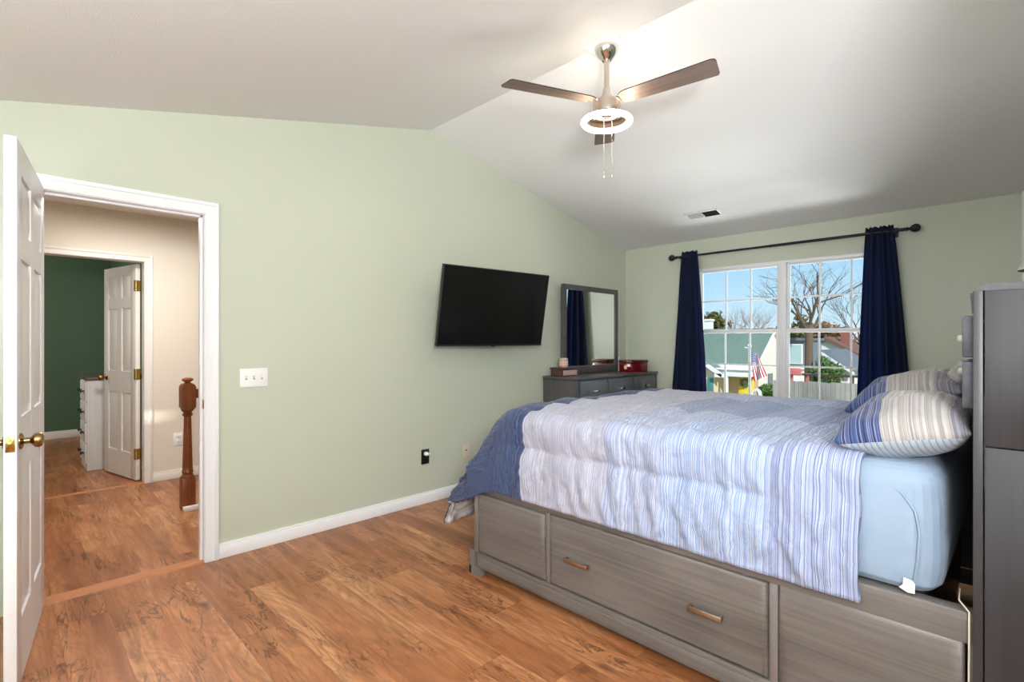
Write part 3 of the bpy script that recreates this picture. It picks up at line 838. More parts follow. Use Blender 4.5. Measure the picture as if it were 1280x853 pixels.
# ------------------------------------------------------------------ dresser with mirror
dx0, dx1, dy0, dy1 = 3.81, 5.308, 2.967, 3.395
dr = thing('dresser', ((dx0 + dx1) / 2, (dy0 + dy1) / 2, 0), 'low dark grey nine drawer dresser in the corner', 'dresser')
m = MB(); m.box(dx0 + .012, dx1 - .012, dy0 + .022, dy1, .07, .925, .002); m.box(dx0 + .01, dx0 + .05, dy0 + .01, dy0 + .05, 0, .93, .003); m.box(dx1 - .05, dx1 - .01, dy0 + .01, dy0 + .05, 0, .93, .003)
m.box(dx0 + .012, dx0 + .05, dy1 - .05, dy1, 0, .1); m.box(dx1 - .05, dx1 - .012, dy1 - .05, dy1, 0, .1)
m.build('body', 'dresser_wood', dr, world=True)
m = MB(); m.box(dx0, dx1, dy0, dy1, .928, .955, .006); m.build('top', 'dresser_wood', dr, world=True)
cw = (dx1 - dx0 - .12) / 3
for r_ in range(3):
    for k in range(3):
        x0 = dx0 + .055 + k * (cw + .006); x1 = x0 + cw - .014
        z1, z0 = ((.915, .705), (.693, .410), (.398, .095))[r_]
        m = MB(); N = 12
        # front with an arched, chamfered top and bottom edge
        rows = [(z0, .0), (z0 + .03, .012), (z1 - .045, .014), (z1 - .002, .001)]
        g_ = []
        for a_, (zz, dd) in enumerate(rows):
            ln = []
            for q_ in range(N + 1):
                f_ = q_ / N; bow = .018 * (1 - (2 * f_ - 1) ** 2)
                z_ = zz + (bow if a_ == 2 else (-bow if a_ == 1 else 0))
                ln.append(m.bm.verts.new((x0 + (x1 - x0) * f_, dy0 + .012 - dd, z_)))
            g_.append(ln)
        for A, B2 in zip(g_, g_[1:]):
            for q_ in range(N): m.bm.faces.new((A[q_], A[q_ + 1], B2[q_ + 1], B2[q_]))
        m.box(x0, x1, dy0 + .0122, dy0 + .03, z0, z1)
        dw = m.build('drawer', 'dresser_front', dr, world=True)
        m = MB(); xc = (x0 + x1) / 2; zc = (z0 + z1) / 2 + .004
        m.box(xc - .055, xc + .055, dy0 - .03, dy0 - .020, zc - .010, zc + .010, .004)
        for xx in (xc - .04, xc + .04): m.box(xx - .008, xx + .008, dy0 - .024, dy0 + .002, zc - .007, zc + .007, .002)
        tag(m.build('handle', 'chrome', dw, world=True), 'polished bar handle')
mr = thing('dresser_mirror', (4.53, 3.34, .955), 'tall rectangular mirror in a dark grey frame standing on the dresser', 'mirror')
mx0, mx1, mz0, mz1 = 4.045, 5.03, .956, 1.885
m = MB(); fw = .055
m.box(mx0, mx0 + fw, 3.318, 3.352, mz0, mz1, .005); m.box(mx1 - fw, mx1, 3.318, 3.352, mz0, mz1, .005)
m.box(mx0 + fw, mx1 - fw, 3.3185, 3.352, mz1 - fw, mz1, .005); m.box(mx0 + fw, mx1 - fw, 3.3185, 3.352, mz0, mz0 + .085, .005)
m.build('mirror_frame', 'dresser_wood', mr, world=True)
m = MB(); m.box(mx0 + fw - .006, mx1 - fw + .006, 3.330, 3.336, mz0 + .08, mz1 - fw + .006); m.build('mirror_glass', 'mirror', mr, world=True, smooth=False)
m = MB(); m.box(mx0 + .02, mx1 - .02, 3.340, 3.360, mz0 + .01, mz1 - .02); m.build('backing', 'dresser_wood', mr, world=True)
for xx in (mx0 + .10, mx1 - .10):
    m = MB(); m.box(xx - .03, xx + .03, 3.362, 3.382, .956, 1.55, .003); m.build('support', 'dresser_wood', mr, world=True)

# things on the dresser
jb = thing('jewelry_box', (3.96, 3.25, .955), 'flat dark wooden box with a pale front at the dresser left end', 'box')
m = MB(); m.box(3.83, 4.085, 3.165, 3.305, .955, 1.022, .003); m.build('box_body', 'box_wood', jb, world=True)
m = MB(); m.box(3.822, 4.093, 3.157, 3.312, 1.024, 1.040, .004); m.build('lid', 'box_wood', jb, world=True)
t = NT('pale_patterned_card'); br = t.n('TexBrick'); t.l(t.coord(scale=(1, 1, 1), rot=(R(90), 0, 0)), br.inputs['Vector'])
br.inputs['Color1'].default_value = (*sr(206, 176, 168), 1); br.inputs['Color2'].default_value = (*sr(180, 146, 140), 1); br.inputs['Mortar'].default_value = (*sr(150, 120, 118), 1)
br.inputs['Scale'].default_value = 30
M['card'] = t.set(br.outputs[0], .6)
m = MB(); m.box(3.852, 4.066, 3.1635, 3.1665, .966, 1.014); tag(m.build('front_panel', 'card', jb, world=True), 'pale pinkish front panel')
cd = thing('candle', (3.955, 3.245, 1.040), 'cream candle in a glass jar standing on the flat wooden box', 'candle')
m = MB(); m.lathe([(.040, 0), (.045, .006), (.045, .088), (.043, .090), (.042, .086), (.042, .07)], None, 28, False); m.build('jar', 'jar_glass', cd)
m = MB(); m.lathe([(.038, .004), (.041, .008), (.041, .066), (.036, .064), (.002, .064)], None, 28); m.build('wax', plain('cream_wax', sr(226, 188, 164), .5), cd)
m = MB(); m.lathe([(.0455, .018), (.0458, .02), (.0458, .06), (.0455, .062)], None, 28, False); tag(m.build('candle_label', plain('pink_label', sr(222, 176, 156), .6), cd), 'pinkish band')
bt = thing('spray_bottle', (5.06, 3.335, .955), 'slim white bottle beside the mirror frame', 'bottle')
m = MB(); m.lathe([(.019, 0), (.021, .004), (.021, .105), (.017, .120), (.009, .126), (.009, .132)], None, 24); m.build('bottle_body', 'plastic', bt)
m = MB(); m.lathe([(.0135, .132), (.0135, .160), (.010, .166)], None, 20); m.build('cap', 'plastic', bt)
rb = thing('keepsake_box', (5.055, 3.135, .955), 'dark red glossy box with a cream rose on its side', 'box', rz=R(-10))
red = plain('dark_red_lacquer', sr(104, 16, 22), .18, 0, .6); redd = plain('dark_red_lid', sr(84, 26, 24), .3)
m = MB(); m.box(-.135, .135, -.09, .09, 0, .098, .004); m.build('box_body', red, rb)
m = MB(); m.box(-.139, .139, -.094, .094, .100, .132, .004); m.build('lid', redd, rb)
m = MB()
for k in range(3): m.lathe([(.010 + .006 * k, 0), (.012 + .006 * k, .006 - .0015 * k), (.004 + .006 * k, .008 - .0015 * k)], Matrix.Translation((-.136, -.01, .052)) @ Matrix.Rotation(R(-90), 4, 'Y'), 14)
tag(m.build('rose', plain('cream_rose', sr(228, 204, 168), .6), rb), 'cream rose emblem')

# ------------------------------------------------------------------ television
tv = thing('television', (2.94, 3.36, 1.42), 'flat black television on a bracket on the sage green wall', 'television')
TW, TH = 1.105, 0.635
ctr = Vector((2.925, 3.11, 1.572))
ex = Vector((3.478 - 2.388, 3.075 - 3.168, 0)).normalized()
nrm_ = Vector((ex.y, -ex.x, 0)).normalized()          # faces the room
if nrm_.y > 0: nrm_ = -nrm_
til = R(10)
nz_ = (nrm_ * math.cos(til) + Vector((0, 0, -1)) * math.sin(til)).normalized()
upv = nz_.cross(ex).normalized()
if upv.z < 0: upv = -upv
MT = Matrix(((ex.x, -nz_.x, upv.x, ctr.x), (ex.y, -nz_.y, upv.y, ctr.y), (ex.z, -nz_.z, upv.z, ctr.z), (0, 0, 0, 1)))
m = MB(); m.box(-TW / 2, TW / 2, 0, .028, -TH / 2, TH / 2, .003); m.box(-.32, .32, .027, .055, -.24, .12, .01); m.xf(MT); m.build('cabinet', 'tv_bezel', tv, world=True)
m = MB(); b_ = .008; m.box(-TW / 2 + b_, TW / 2 - b_, -.0012, .004, -TH / 2 + .014, TH / 2 - b_); m.xf(MT); tag(m.build('screen', 'tv_screen', tv, world=True, smooth=False), 'glossy black screen')
m = MB(); m.box(-TW / 2, TW / 2, -.003, .001, -TH / 2, -TH / 2 + .012, .001); m.box(-.02, .02, -.003, .004, -TH / 2 - .006, -TH / 2, .001); m.xf(MT); m.build('bezel', 'black_plastic', tv, world=True)
m = MB(); m.box(2.74, 3.10, 3.385, 3.408, 1.44, 1.68, .003)
m.box(2.90, 2.95, 3.17, 3.39, 1.55, 1.60, .003); m.box(2.80, 3.05, 3.150, 3.175, 1.48, 1.66, .003)
m.build('wall_bracket', 'black_plastic', tv, world=True)

# ------------------------------------------------------------------ wall plates
sw = thing('light_switch', (1.122, YT, 1.071), 'white triple light switch plate beside the bedroom doorway', 'light switch')
m = MB(); m.box(1.040, 1.204, YT - .007, YT, 1.013, 1.129, .003); m.build('plate', 'plastic', sw, world=True)
for xx in (1.076, 1.122, 1.168):
    m = MB(); m.box(xx - .0055, xx + .0055, YT - .0085, YT - .006, 1.059, 1.083); pl = m.build('slot', plain('switch_slot', sr(160, 158, 152), .6), sw, world=True)
    m = MB(); m.box(xx - .004, xx + .004, YT - .017, YT - .008, 1.070, 1.080, .001); m.build('toggle', 'plastic', sw, world=True)
ou = thing('outlet', (2.413, YT, .372), 'black wall outlet with a white plug in its upper socket', 'outlet')
m = MB(); m.box(2.376, 2.450, YT - .007, YT, .314, .432, .003); m.build('plate', 'black_plastic', ou, world=True)
m = MB(); m.lathe([(.017, 0), (.017, .006)], Matrix.Translation((2.413, YT - .006, .348)) @ Matrix.Rotation(R(90), 4, 'X'), 20); m.build('socket', 'black_plastic', ou, world=True)
m = MB(); m.lathe([(.016, 0), (.017, .02), (.012, .034), (.006, .04)], Matrix.Translation((2.413, YT - .006, .398)) @ Matrix.Rotation(R(90), 4, 'X'), 20); m.box(2.420, 2.446, YT - .03, YT - .018, .390, .402, .003)
tag(m.build('plug', 'plastic', ou, world=True), 'white plug')
co = thing('cable_plate', (2.835, YT, .36), 'ivory cable socket plate on the wall beside the comforter', 'wall plate')
m = MB(); m.box(2.798, 2.872, YT - .006, YT, .302, .420, .003); m.build('plate', 'ivory', co, world=True)
m = MB(); m.lathe([(.006, 0), (.006, .008), (.003, .012)], Matrix.Translation((2.835, YT - .006, .362)) @ Matrix.Rotation(R(90), 4, 'X'), 12)
tag(m.build('connector', 'oldbrass', co, world=True), 'brass connector')
for zz in (.322, .402):
    m = MB(); m.lathe([(.003, 0), (.003, .0015)], Matrix.Translation((2.835, YT - .0055, zz)) @ Matrix.Rotation(R(90), 4, 'X'), 8); m.build('screw', 'ivory', co, world=True)
ho = thing('outlet', (1.195, HY, .37), 'white wall outlet on the cream hall wall behind the newel post', 'outlet')
m = MB(); m.box(1.158, 1.232, HY - .006, HY, .31, .43, .003); m.build('plate', 'plastic', ho, world=True)
for zz in (.348, .395):
    m = MB(); m.box(1.180, 1.210, HY - .008, HY - .005, zz - .014, zz + .014, .003); q = m.build('socket', 'plastic', ho, world=True)
    m = MB(); m.box(1.188, 1.190, HY - .0085, HY - .0079, zz - .005, zz + .006); m.box(1.200, 1.202, HY - .0085, HY - .0079, zz - .005, zz + .006); m.build('slot', 'slot', q, world=True)

# ------------------------------------------------------------------ ceiling vent
vt = thing('ceiling_vent', (4.762, 2.19, cz(4.762)), 'white ceiling vent with one half open and dark, before the window', 'vent')
sl = Matrix.Translation((4.762, 2.19, cz(4.762))) @ Matrix.Rotation(math.atan(KR), 4, 'Y')
m = MB(); L2, W2 = .165, .072
m.box(-W2, W2, -L2, -L2 + .018, -.006, 0, .002); m.box(-W2, W2, L2 - .018, L2, -.006, 0, .002); m.box(-W2, -W2 + .016, -L2, L2, -.006, 0, .002); m.box(W2 - .016, W2, -L2, L2, -.006, 0, .002); m.box(-W2, W2, -.004, .004, -.006, 0, .001)
m.xf(sl); m.build('vent_frame', 'white', vt, world=True)
m = MB(); m.box(-W2 + .012, W2 - .012, -L2 + .014, L2 - .014, -.001, .0006); m.xf(sl); tag(m.build('opening', 'black_gap', vt, world=True), 'black sheet standing for the shaded opening')  # flat black sheet, the shade inside the vent put in as colour
for k in range(6):
    xx = -W2 + .020 + k * .0195
    m = MB(); m.box(-.011, .011, .004, L2 - .016, -.0007, .0007, mat=Matrix.Translation((xx, 0, -.004)) @ Matrix.Rotation(R(-12), 4, 'Y')); m.xf(sl); m.build('louver', 'offwhite', vt, world=True)
for k in range(3):
    xx = -W2 + .03 + k * .042
    m = MB(); m.box(-.006, .006, -L2 + .016, -.004, -.0007, .0007, mat=Matrix.Translation((xx, 0, -.003)) @ Matrix.Rotation(R(75), 4, 'Y')); m.xf(sl); m.build('louver', 'slot', vt, world=True)

# ------------------------------------------------------------------ ceiling fan
FX, FY = RX, 1.702
fan = thing('ceiling_fan', (FX, FY, RZ), 'three blade ceiling fan with a glowing ring light hanging from the vault', 'ceiling fan')
F = Matrix.Translation((FX, FY, 0))
m = MB(); m.lathe([(.070, 2.996), (.070, 2.972), (.064, 2.955), (.050, 2.930), (.034, 2.915), (.026, 2.905)], F, 36); m.build('canopy', 'chrome', fan, world=True)
m = MB(); m.box(FX - .085, FX + .085, FY - .095, FY + .095, 2.980, 2.998, .006); tag(m.build('ceiling_plate', 'ceiling', fan, world=True), 'white ceiling plate')
m = MB(); m.lathe([(.0145, 2.73), (.0145, 2.915)], F, 20); m.lathe([(.020, 2.898), (.020, 2.908)], F, 20); m.build('downrod', 'nickel', fan, world=True)
m = MB(); m.lathe([(.048, 2.668), (.040, 2.690), (.024, 2.715), (.021, 2.745), (.018, 2.75)], F, 32); m.lathe([(.077, 2.590), (.080, 2.600), (.080, 2.662), (.074, 2.672), (.040, 2.676)], F, 44)
m.build('motor_housing', 'nickel', fan, world=True)
m = MB(); m.torus(.1300, .0160, Matrix.Translation((FX, FY, 2.556)) @ Matrix.Diagonal((1, 1, .9, 1)))
tag(m.build('ring_light', 'glow', fan, world=True), 'glowing warm white ring')
m = MB(); m.lathe([(.108, 2.566), (.104, 2.590), (.060, 2.606), (.002, 2.608)], F, 40, False); m.lathe([(.070, 2.584), (.066, 2.588), (.066, 2.60), (.070, 2.602)], F, 40, False)
m.lathe([(.022, 2.580), (.030, 2.588), (.030, 2.606)], F, 24)
m.build('light_plate', plain('bronze_plate', sr(70, 52, 36), .5, .2), fan, world=True)
for ang in (36.4, 156.4, 276.4):
    m = MB()
    outl = [(.088, -.038), (.11, -.052), (.14, -.058), (.60, -.070), (.618, -.064), (.625, -.05), (.612, .052), (.605, .064), (.59, .066), (.14, .054), (.11, .048), (.088, .034)]
    m.prism(outl, 2, -.003, .003)
    T_ = F @ Matrix.Translation((0, 0, 2.668)) @ Matrix.Rotation(R(ang), 4, 'Z') @ Matrix.Rotation(R(-9), 4, 'X')
    # local frame kept on the object so that the grain follows the blade
    me = m.build('blade', ['blade', 'blade_edge'], fan, smooth=False)
    for p_ in me.data.polygons: p_.material_index = 1 if abs(p_.normal.z) < .5 else 0
    me.matrix_parent_inverse = Matrix.Identity(4)
    me.matrix_local = Matrix.Translation((0, 0, -RZ)) @ Matrix.Translation((-FX, -FY, 0)) @ T_
    m = MB(); m.box(.05, .135, -.020, .020, .0025, .007, .002)
    for px, py in ((.10, -.03), (.10, .028), (.13, 0)): m.lathe([(.006, -.0055), (.006, -.003)], Matrix.Translation((px, py, 0)), 10)
    bi = m.build('blade_iron', 'nickel', me)
for (ox, oy, zb) in ((-.012, .010, 2.232), (.020, -.022, 2.238)):
    m = MB(); z = 2.575
    m.tube([(FX + ox, FY + oy, 2.58), (FX + ox, FY + oy, zb + .03)], .0016, 6)
    zz = 2.57
    while zz > zb + .035:
        m.sphere((FX + ox, FY + oy, zz), .0028, 6); zz -= .012
    ch = m.build('pull_chain', 'chrome', fan, world=True)
    m = MB(); m.lathe([(.003, .036), (.0055, .03), (.0065, .006), (.004, 0)], Matrix.Translation((FX + ox, FY + oy, zb)), 12); m.build('fob', 'nickel', ch, world=True)

# ------------------------------------------------------------------ curtains and rod
rd = thing('curtain_rod', (XW, 1.70, 2.214), 'dark metal curtain rod with ball finials above the window', 'curtain rod')
XR = 5.237
m = MB(); m.tube([(XR, .70, 2.214), (XR, 2.70, 2.214)], .0105, 16); m.tube([(XR, .70, 2.214), (XR, 1.75, 2.214)], .0125, 16); m.build('rod', 'rod', rd, world=True)
for yy, sg in ((.70, -1), (2.70, 1)):
    m = MB(); m.lathe([(.012, 0), (.016, .004), (.016, .012), (.010, .018), (.012, .026), (.026, .038), (.034, .056), (.034, .068), (.026, .086), (.010, .096)], Matrix.Translation((XR, yy, 2.214)) @ Matrix.Rotation(R(-90 * sg), 4, 'X'), 24)
    m.build('finial', 'rod', rd, world=True)
for yy in (.775, 2.665):
    m = MB(); m.box(XW - .006, XW, yy - .015, yy + .015, 2.17, 2.25, .002); m.tube([(XW - .004, yy, 2.205), (XR, yy, 2.197)], .006, 10); m.box(XR - .016, XR + .016, yy - .008, yy + .008, 2.194, 2.204, .002)
    m.build('bracket', 'rod', rd, world=True)
def curtain(name, ytop, ybot, label, seed, npl):
    bm = bmesh.new(); nu, nv = 140, 60; V = {}
    for j_ in range(nv + 1):
        f_ = j_ / nv; z = 2.262 + (.02 - 2.262) * f_
        k = f_ ** .85
        a = ytop[0] + (ybot[0] - ytop[0]) * k; b = ytop[1] + (ybot[1] - ytop[1]) * k
        for i in range(nu + 1):
            u = i / nu
            w_ = noise.noise(Vector((u * 3 + seed, f_ * 1.5, seed)))
            ph = 2 * math.pi * npl * (u + .035 * w_)
            amp = .021 + .012 * sms(f_ * 2)
            x = XR + amp * math.sin(ph) + .006 * noise.noise(Vector((u * 9, f_ * 5, seed + 4)))
            y = a + (b - a) * u + .010 * math.cos(ph * 1.0) * (0.4 + f_)
            zz = z
            if f_ < .03: zz += .006 * math.sin(ph * 2 + 1)
            if abs(z - 2.214) < .03:
                x = XR + (x - XR) * .75
            V[i, j_] = bm.verts.new((x, y, zz))
    for i in range(nu):
        for j_ in range(nv): bm.faces.new((V[i, j_], V[i + 1, j_], V[i + 1, j_ + 1], V[i, j_ + 1]))
    bmesh.ops.recalc_face_normals(bm, faces=bm.faces[:])
    me = bpy.data.meshes.new(name); bm.to_mesh(me); bm.free(); me.materials.append(M['curtain'])
    for p_ in me.polygons: p_.use_smooth = True
    o = bpy.data.objects.new(name, me); COL.objects.link(o); ROOT[o] = Matrix.Identity(4)
    so = o.modifiers.new('thickness', 'SOLIDIFY'); so.thickness = .003
    tag(o, label, 'curtain', 'navy curtains at the window')
curtain('curtain', (2.640, 2.470), (2.79, 2.310), 'navy curtain at the left side of the window', 2.0, 3)
curtain('curtain', (.972, .782), (1.055, .60), 'navy curtain at the right side of the window, beside the bed pillows', 6.0, 3)

# ------------------------------------------------------------------ hall: newel post, rail, chest
nw = thing('newel_post', (1.030, 4.60, 0), 'turned oak newel post with ball top in the hall', 'newel post')
m = MB(); m.box(-.046, .046, -.046, .046, 0, .245, .004); m.build('base_block', 'newel', nw)
m = MB(); m.lathe([(.044, .243), (.046, .252), (.038, .262), (.034, .272), (.040, .285), (.036, .30), (.034, .33), (.025, .70), (.024, .715), (.034, .722), (.036, .734), (.028, .742), (.030, .75), (.043, .765), (.044, .775)], None, 28); m.build('turned_shaft', 'newel', nw)
m = MB(); m.prism([(-.048, .79), (-.036, .772), (.036, .772), (.048, .79), (.048, .945), (.036, .966), (-.036, .966), (-.048, .945)], 1, -.047, .047); m.build('top_block', 'newel', nw)
m = MB(); m.lathe([(.036, .964), (.036, .970), (.020, .976), (.022, .984), (.037, .992), (.040, 1.0), (.034, 1.010), (.016, 1.017)], None, 28); m.build('finial', 'newel', nw)
m = MB(); m.prism([(4.572, .855), (4.628, .855), (4.634, .90), (4.625, .925), (4.575, .925), (4.566, .90)], 0, 1.078, 3.19)
tag(m.build('handrail', 'newel'), 'oak handrail running right from the hall newel post', 'handrail')
m = MB(); m.box(.985, 3.19, 4.515, 4.553, 0, .035, .006)
tag(m.build('stair_curb', 'offwhite'), 'white curb strip on the hall floor at the newel post', 'curb')
ch = thing('chest_of_drawers', (.845, 6.86, 0), 'whitewashed chest of drawers with dark top in the green room', 'chest')
m = MB(); m.box(.612, 1.095, 6.62, 7.10, .0, .905, .004); m.build('body', 'chest_white', ch, world=True)
m = MB(); m.box(.598, 1.10, 6.606, 7.112, .905, .935, .004); m.build('top', 'chest_top', ch, world=True)
for k in range(4):
    m = MB(); m.box(.600, .613, 6.635, 7.085, .07 + k * .208, .265 + k * .208, .004); dw = m.build('drawer', 'chest_white', ch, world=True)
    for yy in (6.74, 6.98):
        m = MB(); m.box(.572, .580, yy - .045, yy + .045, .155 + k * .208, .185 + k * .208, .006); m.box(.578, .602, yy - .03, yy - .02, .165 + k * .208, .175 + k * .208); m.box(.578, .602, yy + .02, yy + .03, .165 + k * .208, .175 + k * .208)
        tag(m.build('handle', 'rod', dw, world=True), 'dark metal handle')

# ------------------------------------------------------------------ outdoors
GZ = -2.7
M['grass'] = plain('dormant_lawn', sr(150, 146, 104), .95, 0, .1, .25, 3)
t = NT('green_shingles'); br = t.n('TexBrick'); t.l(t.coord(scale=(1, 1, 1)), br.inputs['Vector']); 
nn = t.noise(t.coord(), 6, 5, .7)
M['shingle'] = t.set(t.mix(nn, sr(98, 118, 106), sr(126, 144, 132)), .9, 0, .15)
def siding(name, a, b, per=.14):
    t = NT(name); s_ = t.n('SeparateXYZ'); t.l(t.coord(), s_.inputs[0])
    f_ = t.math('FRACT', t.math('DIVIDE', s_.outputs[2], per)); n_ = t.noise(t.coord(), 2, 3)
    t.bump(f_, .4, .02)
    return t.set(t.mix(n_, a, b), .7, 0, .2)
M['side_beige'] = siding('beige_siding', sr(216, 202, 172), sr(228, 216, 190))
M['side_white'] = siding('cream_siding', sr(226, 220, 208), sr(236, 232, 222))
M['side_grey'] = siding('slate_grey_siding', sr(106, 120, 130), sr(124, 138, 146))
M['teal'] = plain('teal_shutter_paint', sr(74, 128, 124), .6)
M['ext_white'] = plain('exterior_white_paint', sr(232, 232, 230), .6, 0, .3, .03)
M['tan'] = plain('tan_porch_wall', sr(206, 178, 142), .7)
M['yellow'] = plain('yellow_door_paint', sr(232, 204, 60), .5)
M['winpane'] = plain('house_window_pane', sr(168, 196, 198), .25, 0, .5, .1, 3)
M['darkpane'] = plain('dark_house_pane', sr(96, 108, 112), .2)
M['grey_roof'] = plain('grey_shingles', sr(110, 116, 122), .9, 0, .1, .2, 8)
M['brown_roof'] = plain('brown_shingles', sr(122, 92, 80), .9, 0, .1, .2, 8)
M['fence'] = wood('weathered_fence_boards', sr(120, 116, 112), sr(182, 178, 172), 2, .9, .35, .4, .1)
M['post'] = plain('dark_post_wood', sr(74, 60, 50), .8)
M['red_wood'] = plain('red_painted_wood', sr(196, 112, 106), .6)
M['bark'] = plain('grey_bark', sr(108, 92, 78), .95, 0, .1, .25, 8)
M['bark_far'] = plain('pale_twig_bark', sr(150, 134, 122), .95, 0, .1, .2, 4)
M['leaf'] = plain('green_leaves', sr(92, 122, 62), .8, 0, .2, .35, 4)
M['leaf_dark'] = plain('dull_evergreen_leaves', sr(110, 108, 66), .85, 0, .2, .4, 3)
M['leaf_brown'] = plain('winter_brown_leaves', sr(140, 112, 84), .9, 0, .1, .35, 2)
m = MB(); m.box(XW + .3, 160, -60, 120, GZ - .2, GZ)
tag(m.build('lawn', 'grass', None, smooth=False), 'dormant lawn outside the window', 'lawn', kind='structure')

# neighbour's house with the green roof
hs = thing('house', (28, 12, GZ), 'cream neighbour house with green shingle roof and porch, left outside the window', 'house')
m = MB(); m.box(26.3, 30.4, 9.27, 22, GZ, .10); m.prism([(26.3, .10), (30.4, .10), (28.3, 1.80)], 1, 9.27, 22); m.build('wall', 'side_white', hs, world=True)
m = MB(); m.prism([(25.7, .02), (28.3, 1.84), (30.9, .02), (30.9, .14), (28.3, 1.97), (25.7, .14)], 1, 9.20, 22.2); m.build('roof', 'shingle', hs, world=True)
m = MB(); m.prism([(25.7, -.10), (28.3, 1.72), (30.9, -.10), (30.9, .06), (28.3, 1.89), (25.7, .06)], 1, 9.14, 9.24); m.box(25.66, 25.76, 9.2, 11.4, -.06, .15); m.build('rake_board', 'ext_white', hs, world=True)
m = MB(); m.box(24.9, 27.4, 10.86, 15.9, GZ, -.2); m.prism([(10.86, -.2), (15.9, -.2), (13.38, 1.32)], 0, 24.9, 27.6); m.build('gable_wing', 'side_beige', hs, world=True)
m = MB(); m.prism([(10.45, -.40), (13.38, 1.40), (16.3, -.40), (16.3, -.26), (13.38, 1.55), (10.45, -.26)], 0, 24.75, 27.9); m.build('wing_roof', 'shingle', hs, world=True)
m = MB(); m.prism([(10.4, -.46), (13.38, 1.36), (16.35, -.46), (16.35, -.28), (13.38, 1.56), (10.4, -.28)], 0, 24.6, 24.76); m.box(24.6, 24.75, 10.3, 10.75, -.46, -.28); m.build('rake_board', 'ext_white', hs, world=True)
m = MB(); m.box(25.0, 26.3, 9.27, 11.6, -.42, -.08, .02); m.box(24.9, 26.3, 9.2, 11.4, -.10, -.02, .01); m.build('porch_beam', 'ext_white', hs, world=True)
m = MB(); m.box(24.98, 25.12, 10.28, 10.44, GZ, -.4); m.build('porch_column', 'ext_white', hs, world=True)
m = MB(); m.box(26.25, 26.32, 9.3, 10.86, GZ, -.3); m.build('porch_wall', 'tan', hs, world=True)
m = MB(); m.box(26.16, 26.26, 9.50, 10.22, GZ + .35, -.52, .01); dd = m.build('front_door', 'yellow', hs, world=True)
m = MB(); m.box(26.13, 26.17, 9.56, 10.16, -.95, -.56); tag(m.build('glass_panel', plain('storm_door_pane', sr(176, 156, 122), .4), dd, world=True), 'tan upper door panel')
m = MB(); m.box(24.86, 24.92, 11.27, 12.3, GZ + .9, -.50, .01); wd_ = m.build('window', 'ext_white', hs, world=True)
m = MB()
for zz in (-1.78, -1.16):
    m.box(24.84, 24.88, 11.36, 12.2, zz, zz + .56)
m.build('pane', 'winpane', wd_, world=True)
m = MB(); m.box(24.86, 24.93, 10.92, 11.22, GZ + .9, -.52, .01); m.build('shutter', 'teal', hs, world=True)
m = MB(); m.box(27.5, 28.1, 9.22, 9.29, -1.2, -.35); m.build('window', 'darkpane', hs, world=True)
m = MB(); m.box(28.8, 29.3, 12.85, 13.7, 1.0, 2.50); m.box(28.75, 29.35, 12.80, 13.75, 2.45, 2.56); m.build('chimney', 'ext_white', hs, world=True)
wr = MB(); wr.torus(.17, .055, Matrix.Translation((26.08, 9.87, -.78)) @ Matrix.Rotation(R(90), 4, 'Y'), 28, 8)
tag(wr.build('wreath', 'leaf'), 'round green wreath hanging on the yellow front door', 'wreath')

# flag on its pole
fp = thing('flagpole', (22, 8.13, GZ), 'white flagpole standing before the cream house', 'flagpole')
m = MB(); m.tube([(22, 8.13, GZ), (22, 8.13, 1.05)], .05, 12); m.build('pole', 'ext_white', fp, world=True)
m = MB(); m.sphere((22, 8.13, 1.10), .085, 14); m.tube([(22, 8.13, 1.0), (22, 8.32, 1.03)], .03, 8); m.build('finial', 'ext_white', fp, world=True)
t = NT('striped_flag_cloth'); uu = t.n('UVMap'); s_ = t.n('SeparateXYZ'); t.l(uu.outputs[0], s_.inputs[0])
st_ = t.math('LESS_THAN', t.math('FRACT', t.math('MULTIPLY', s_.outputs[0], 6.5)), .5)
c1 = t.mix(st_, sr(240, 240, 240), sr(178, 34, 50))
can = t.math('MULTIPLY', t.math('LESS_THAN', s_.outputs[0], .54), t.math('LESS_THAN', s_.outputs[1], .4))
vo = t.n('TexVoronoi'); t.l(uu.outputs[0], vo.inputs['Vector']); vo.inputs['Scale'].default_value = 16; vo.inputs['Randomness'].default_value = 0
star = t.math('LESS_THAN', vo.outputs['Distance'], .28)
c2 = t.mix(star, sr(46, 58, 118), sr(236, 236, 240))
M['flag'] = t.set(t.mix(can, c1, c2), .8, 0, .1)
bm = bmesh.new(); uvl = bm.loops.layers.uv.new('UVMap'); V = {}; UVd = {}
for i in range(19):
    for j_ in range(25):
        u, v = i / 18, j_ / 24
        x_ = 21.97 - .07 * math.sin(u * 8 + v * 3) * (.3 + v)
        y_ = 8.05 - (.27 + .20 * v) * u - .12 * v
        z_ = .86 - .10 * u - 1.22 * v + .34 * u * v
        V[i, j_] = bm.verts.new((x_, y_, z_)); UVd[V[i, j_]] = (u, v)
for i in range(18):
    for j_ in range(24):
        f_ = bm.faces.new((V[i, j_], V[i + 1, j_], V[i + 1, j_ + 1], V[i, j_ + 1]))
        for l_ in f_.loops: l_[uvl].uv = UVd[l_.vert]
me = bpy.data.meshes.new('flag'); bm.to_mesh(me); bm.free(); me.materials.append(M['flag'])
fo = bpy.data.objects.new('flag', me); COL.objects.link(fo); so = fo.modifiers.new('thickness', 'SOLIDIFY'); so.thickness = .008
tag(fo, 'red white and blue star striped flag drooping on the flagpole', 'flag')

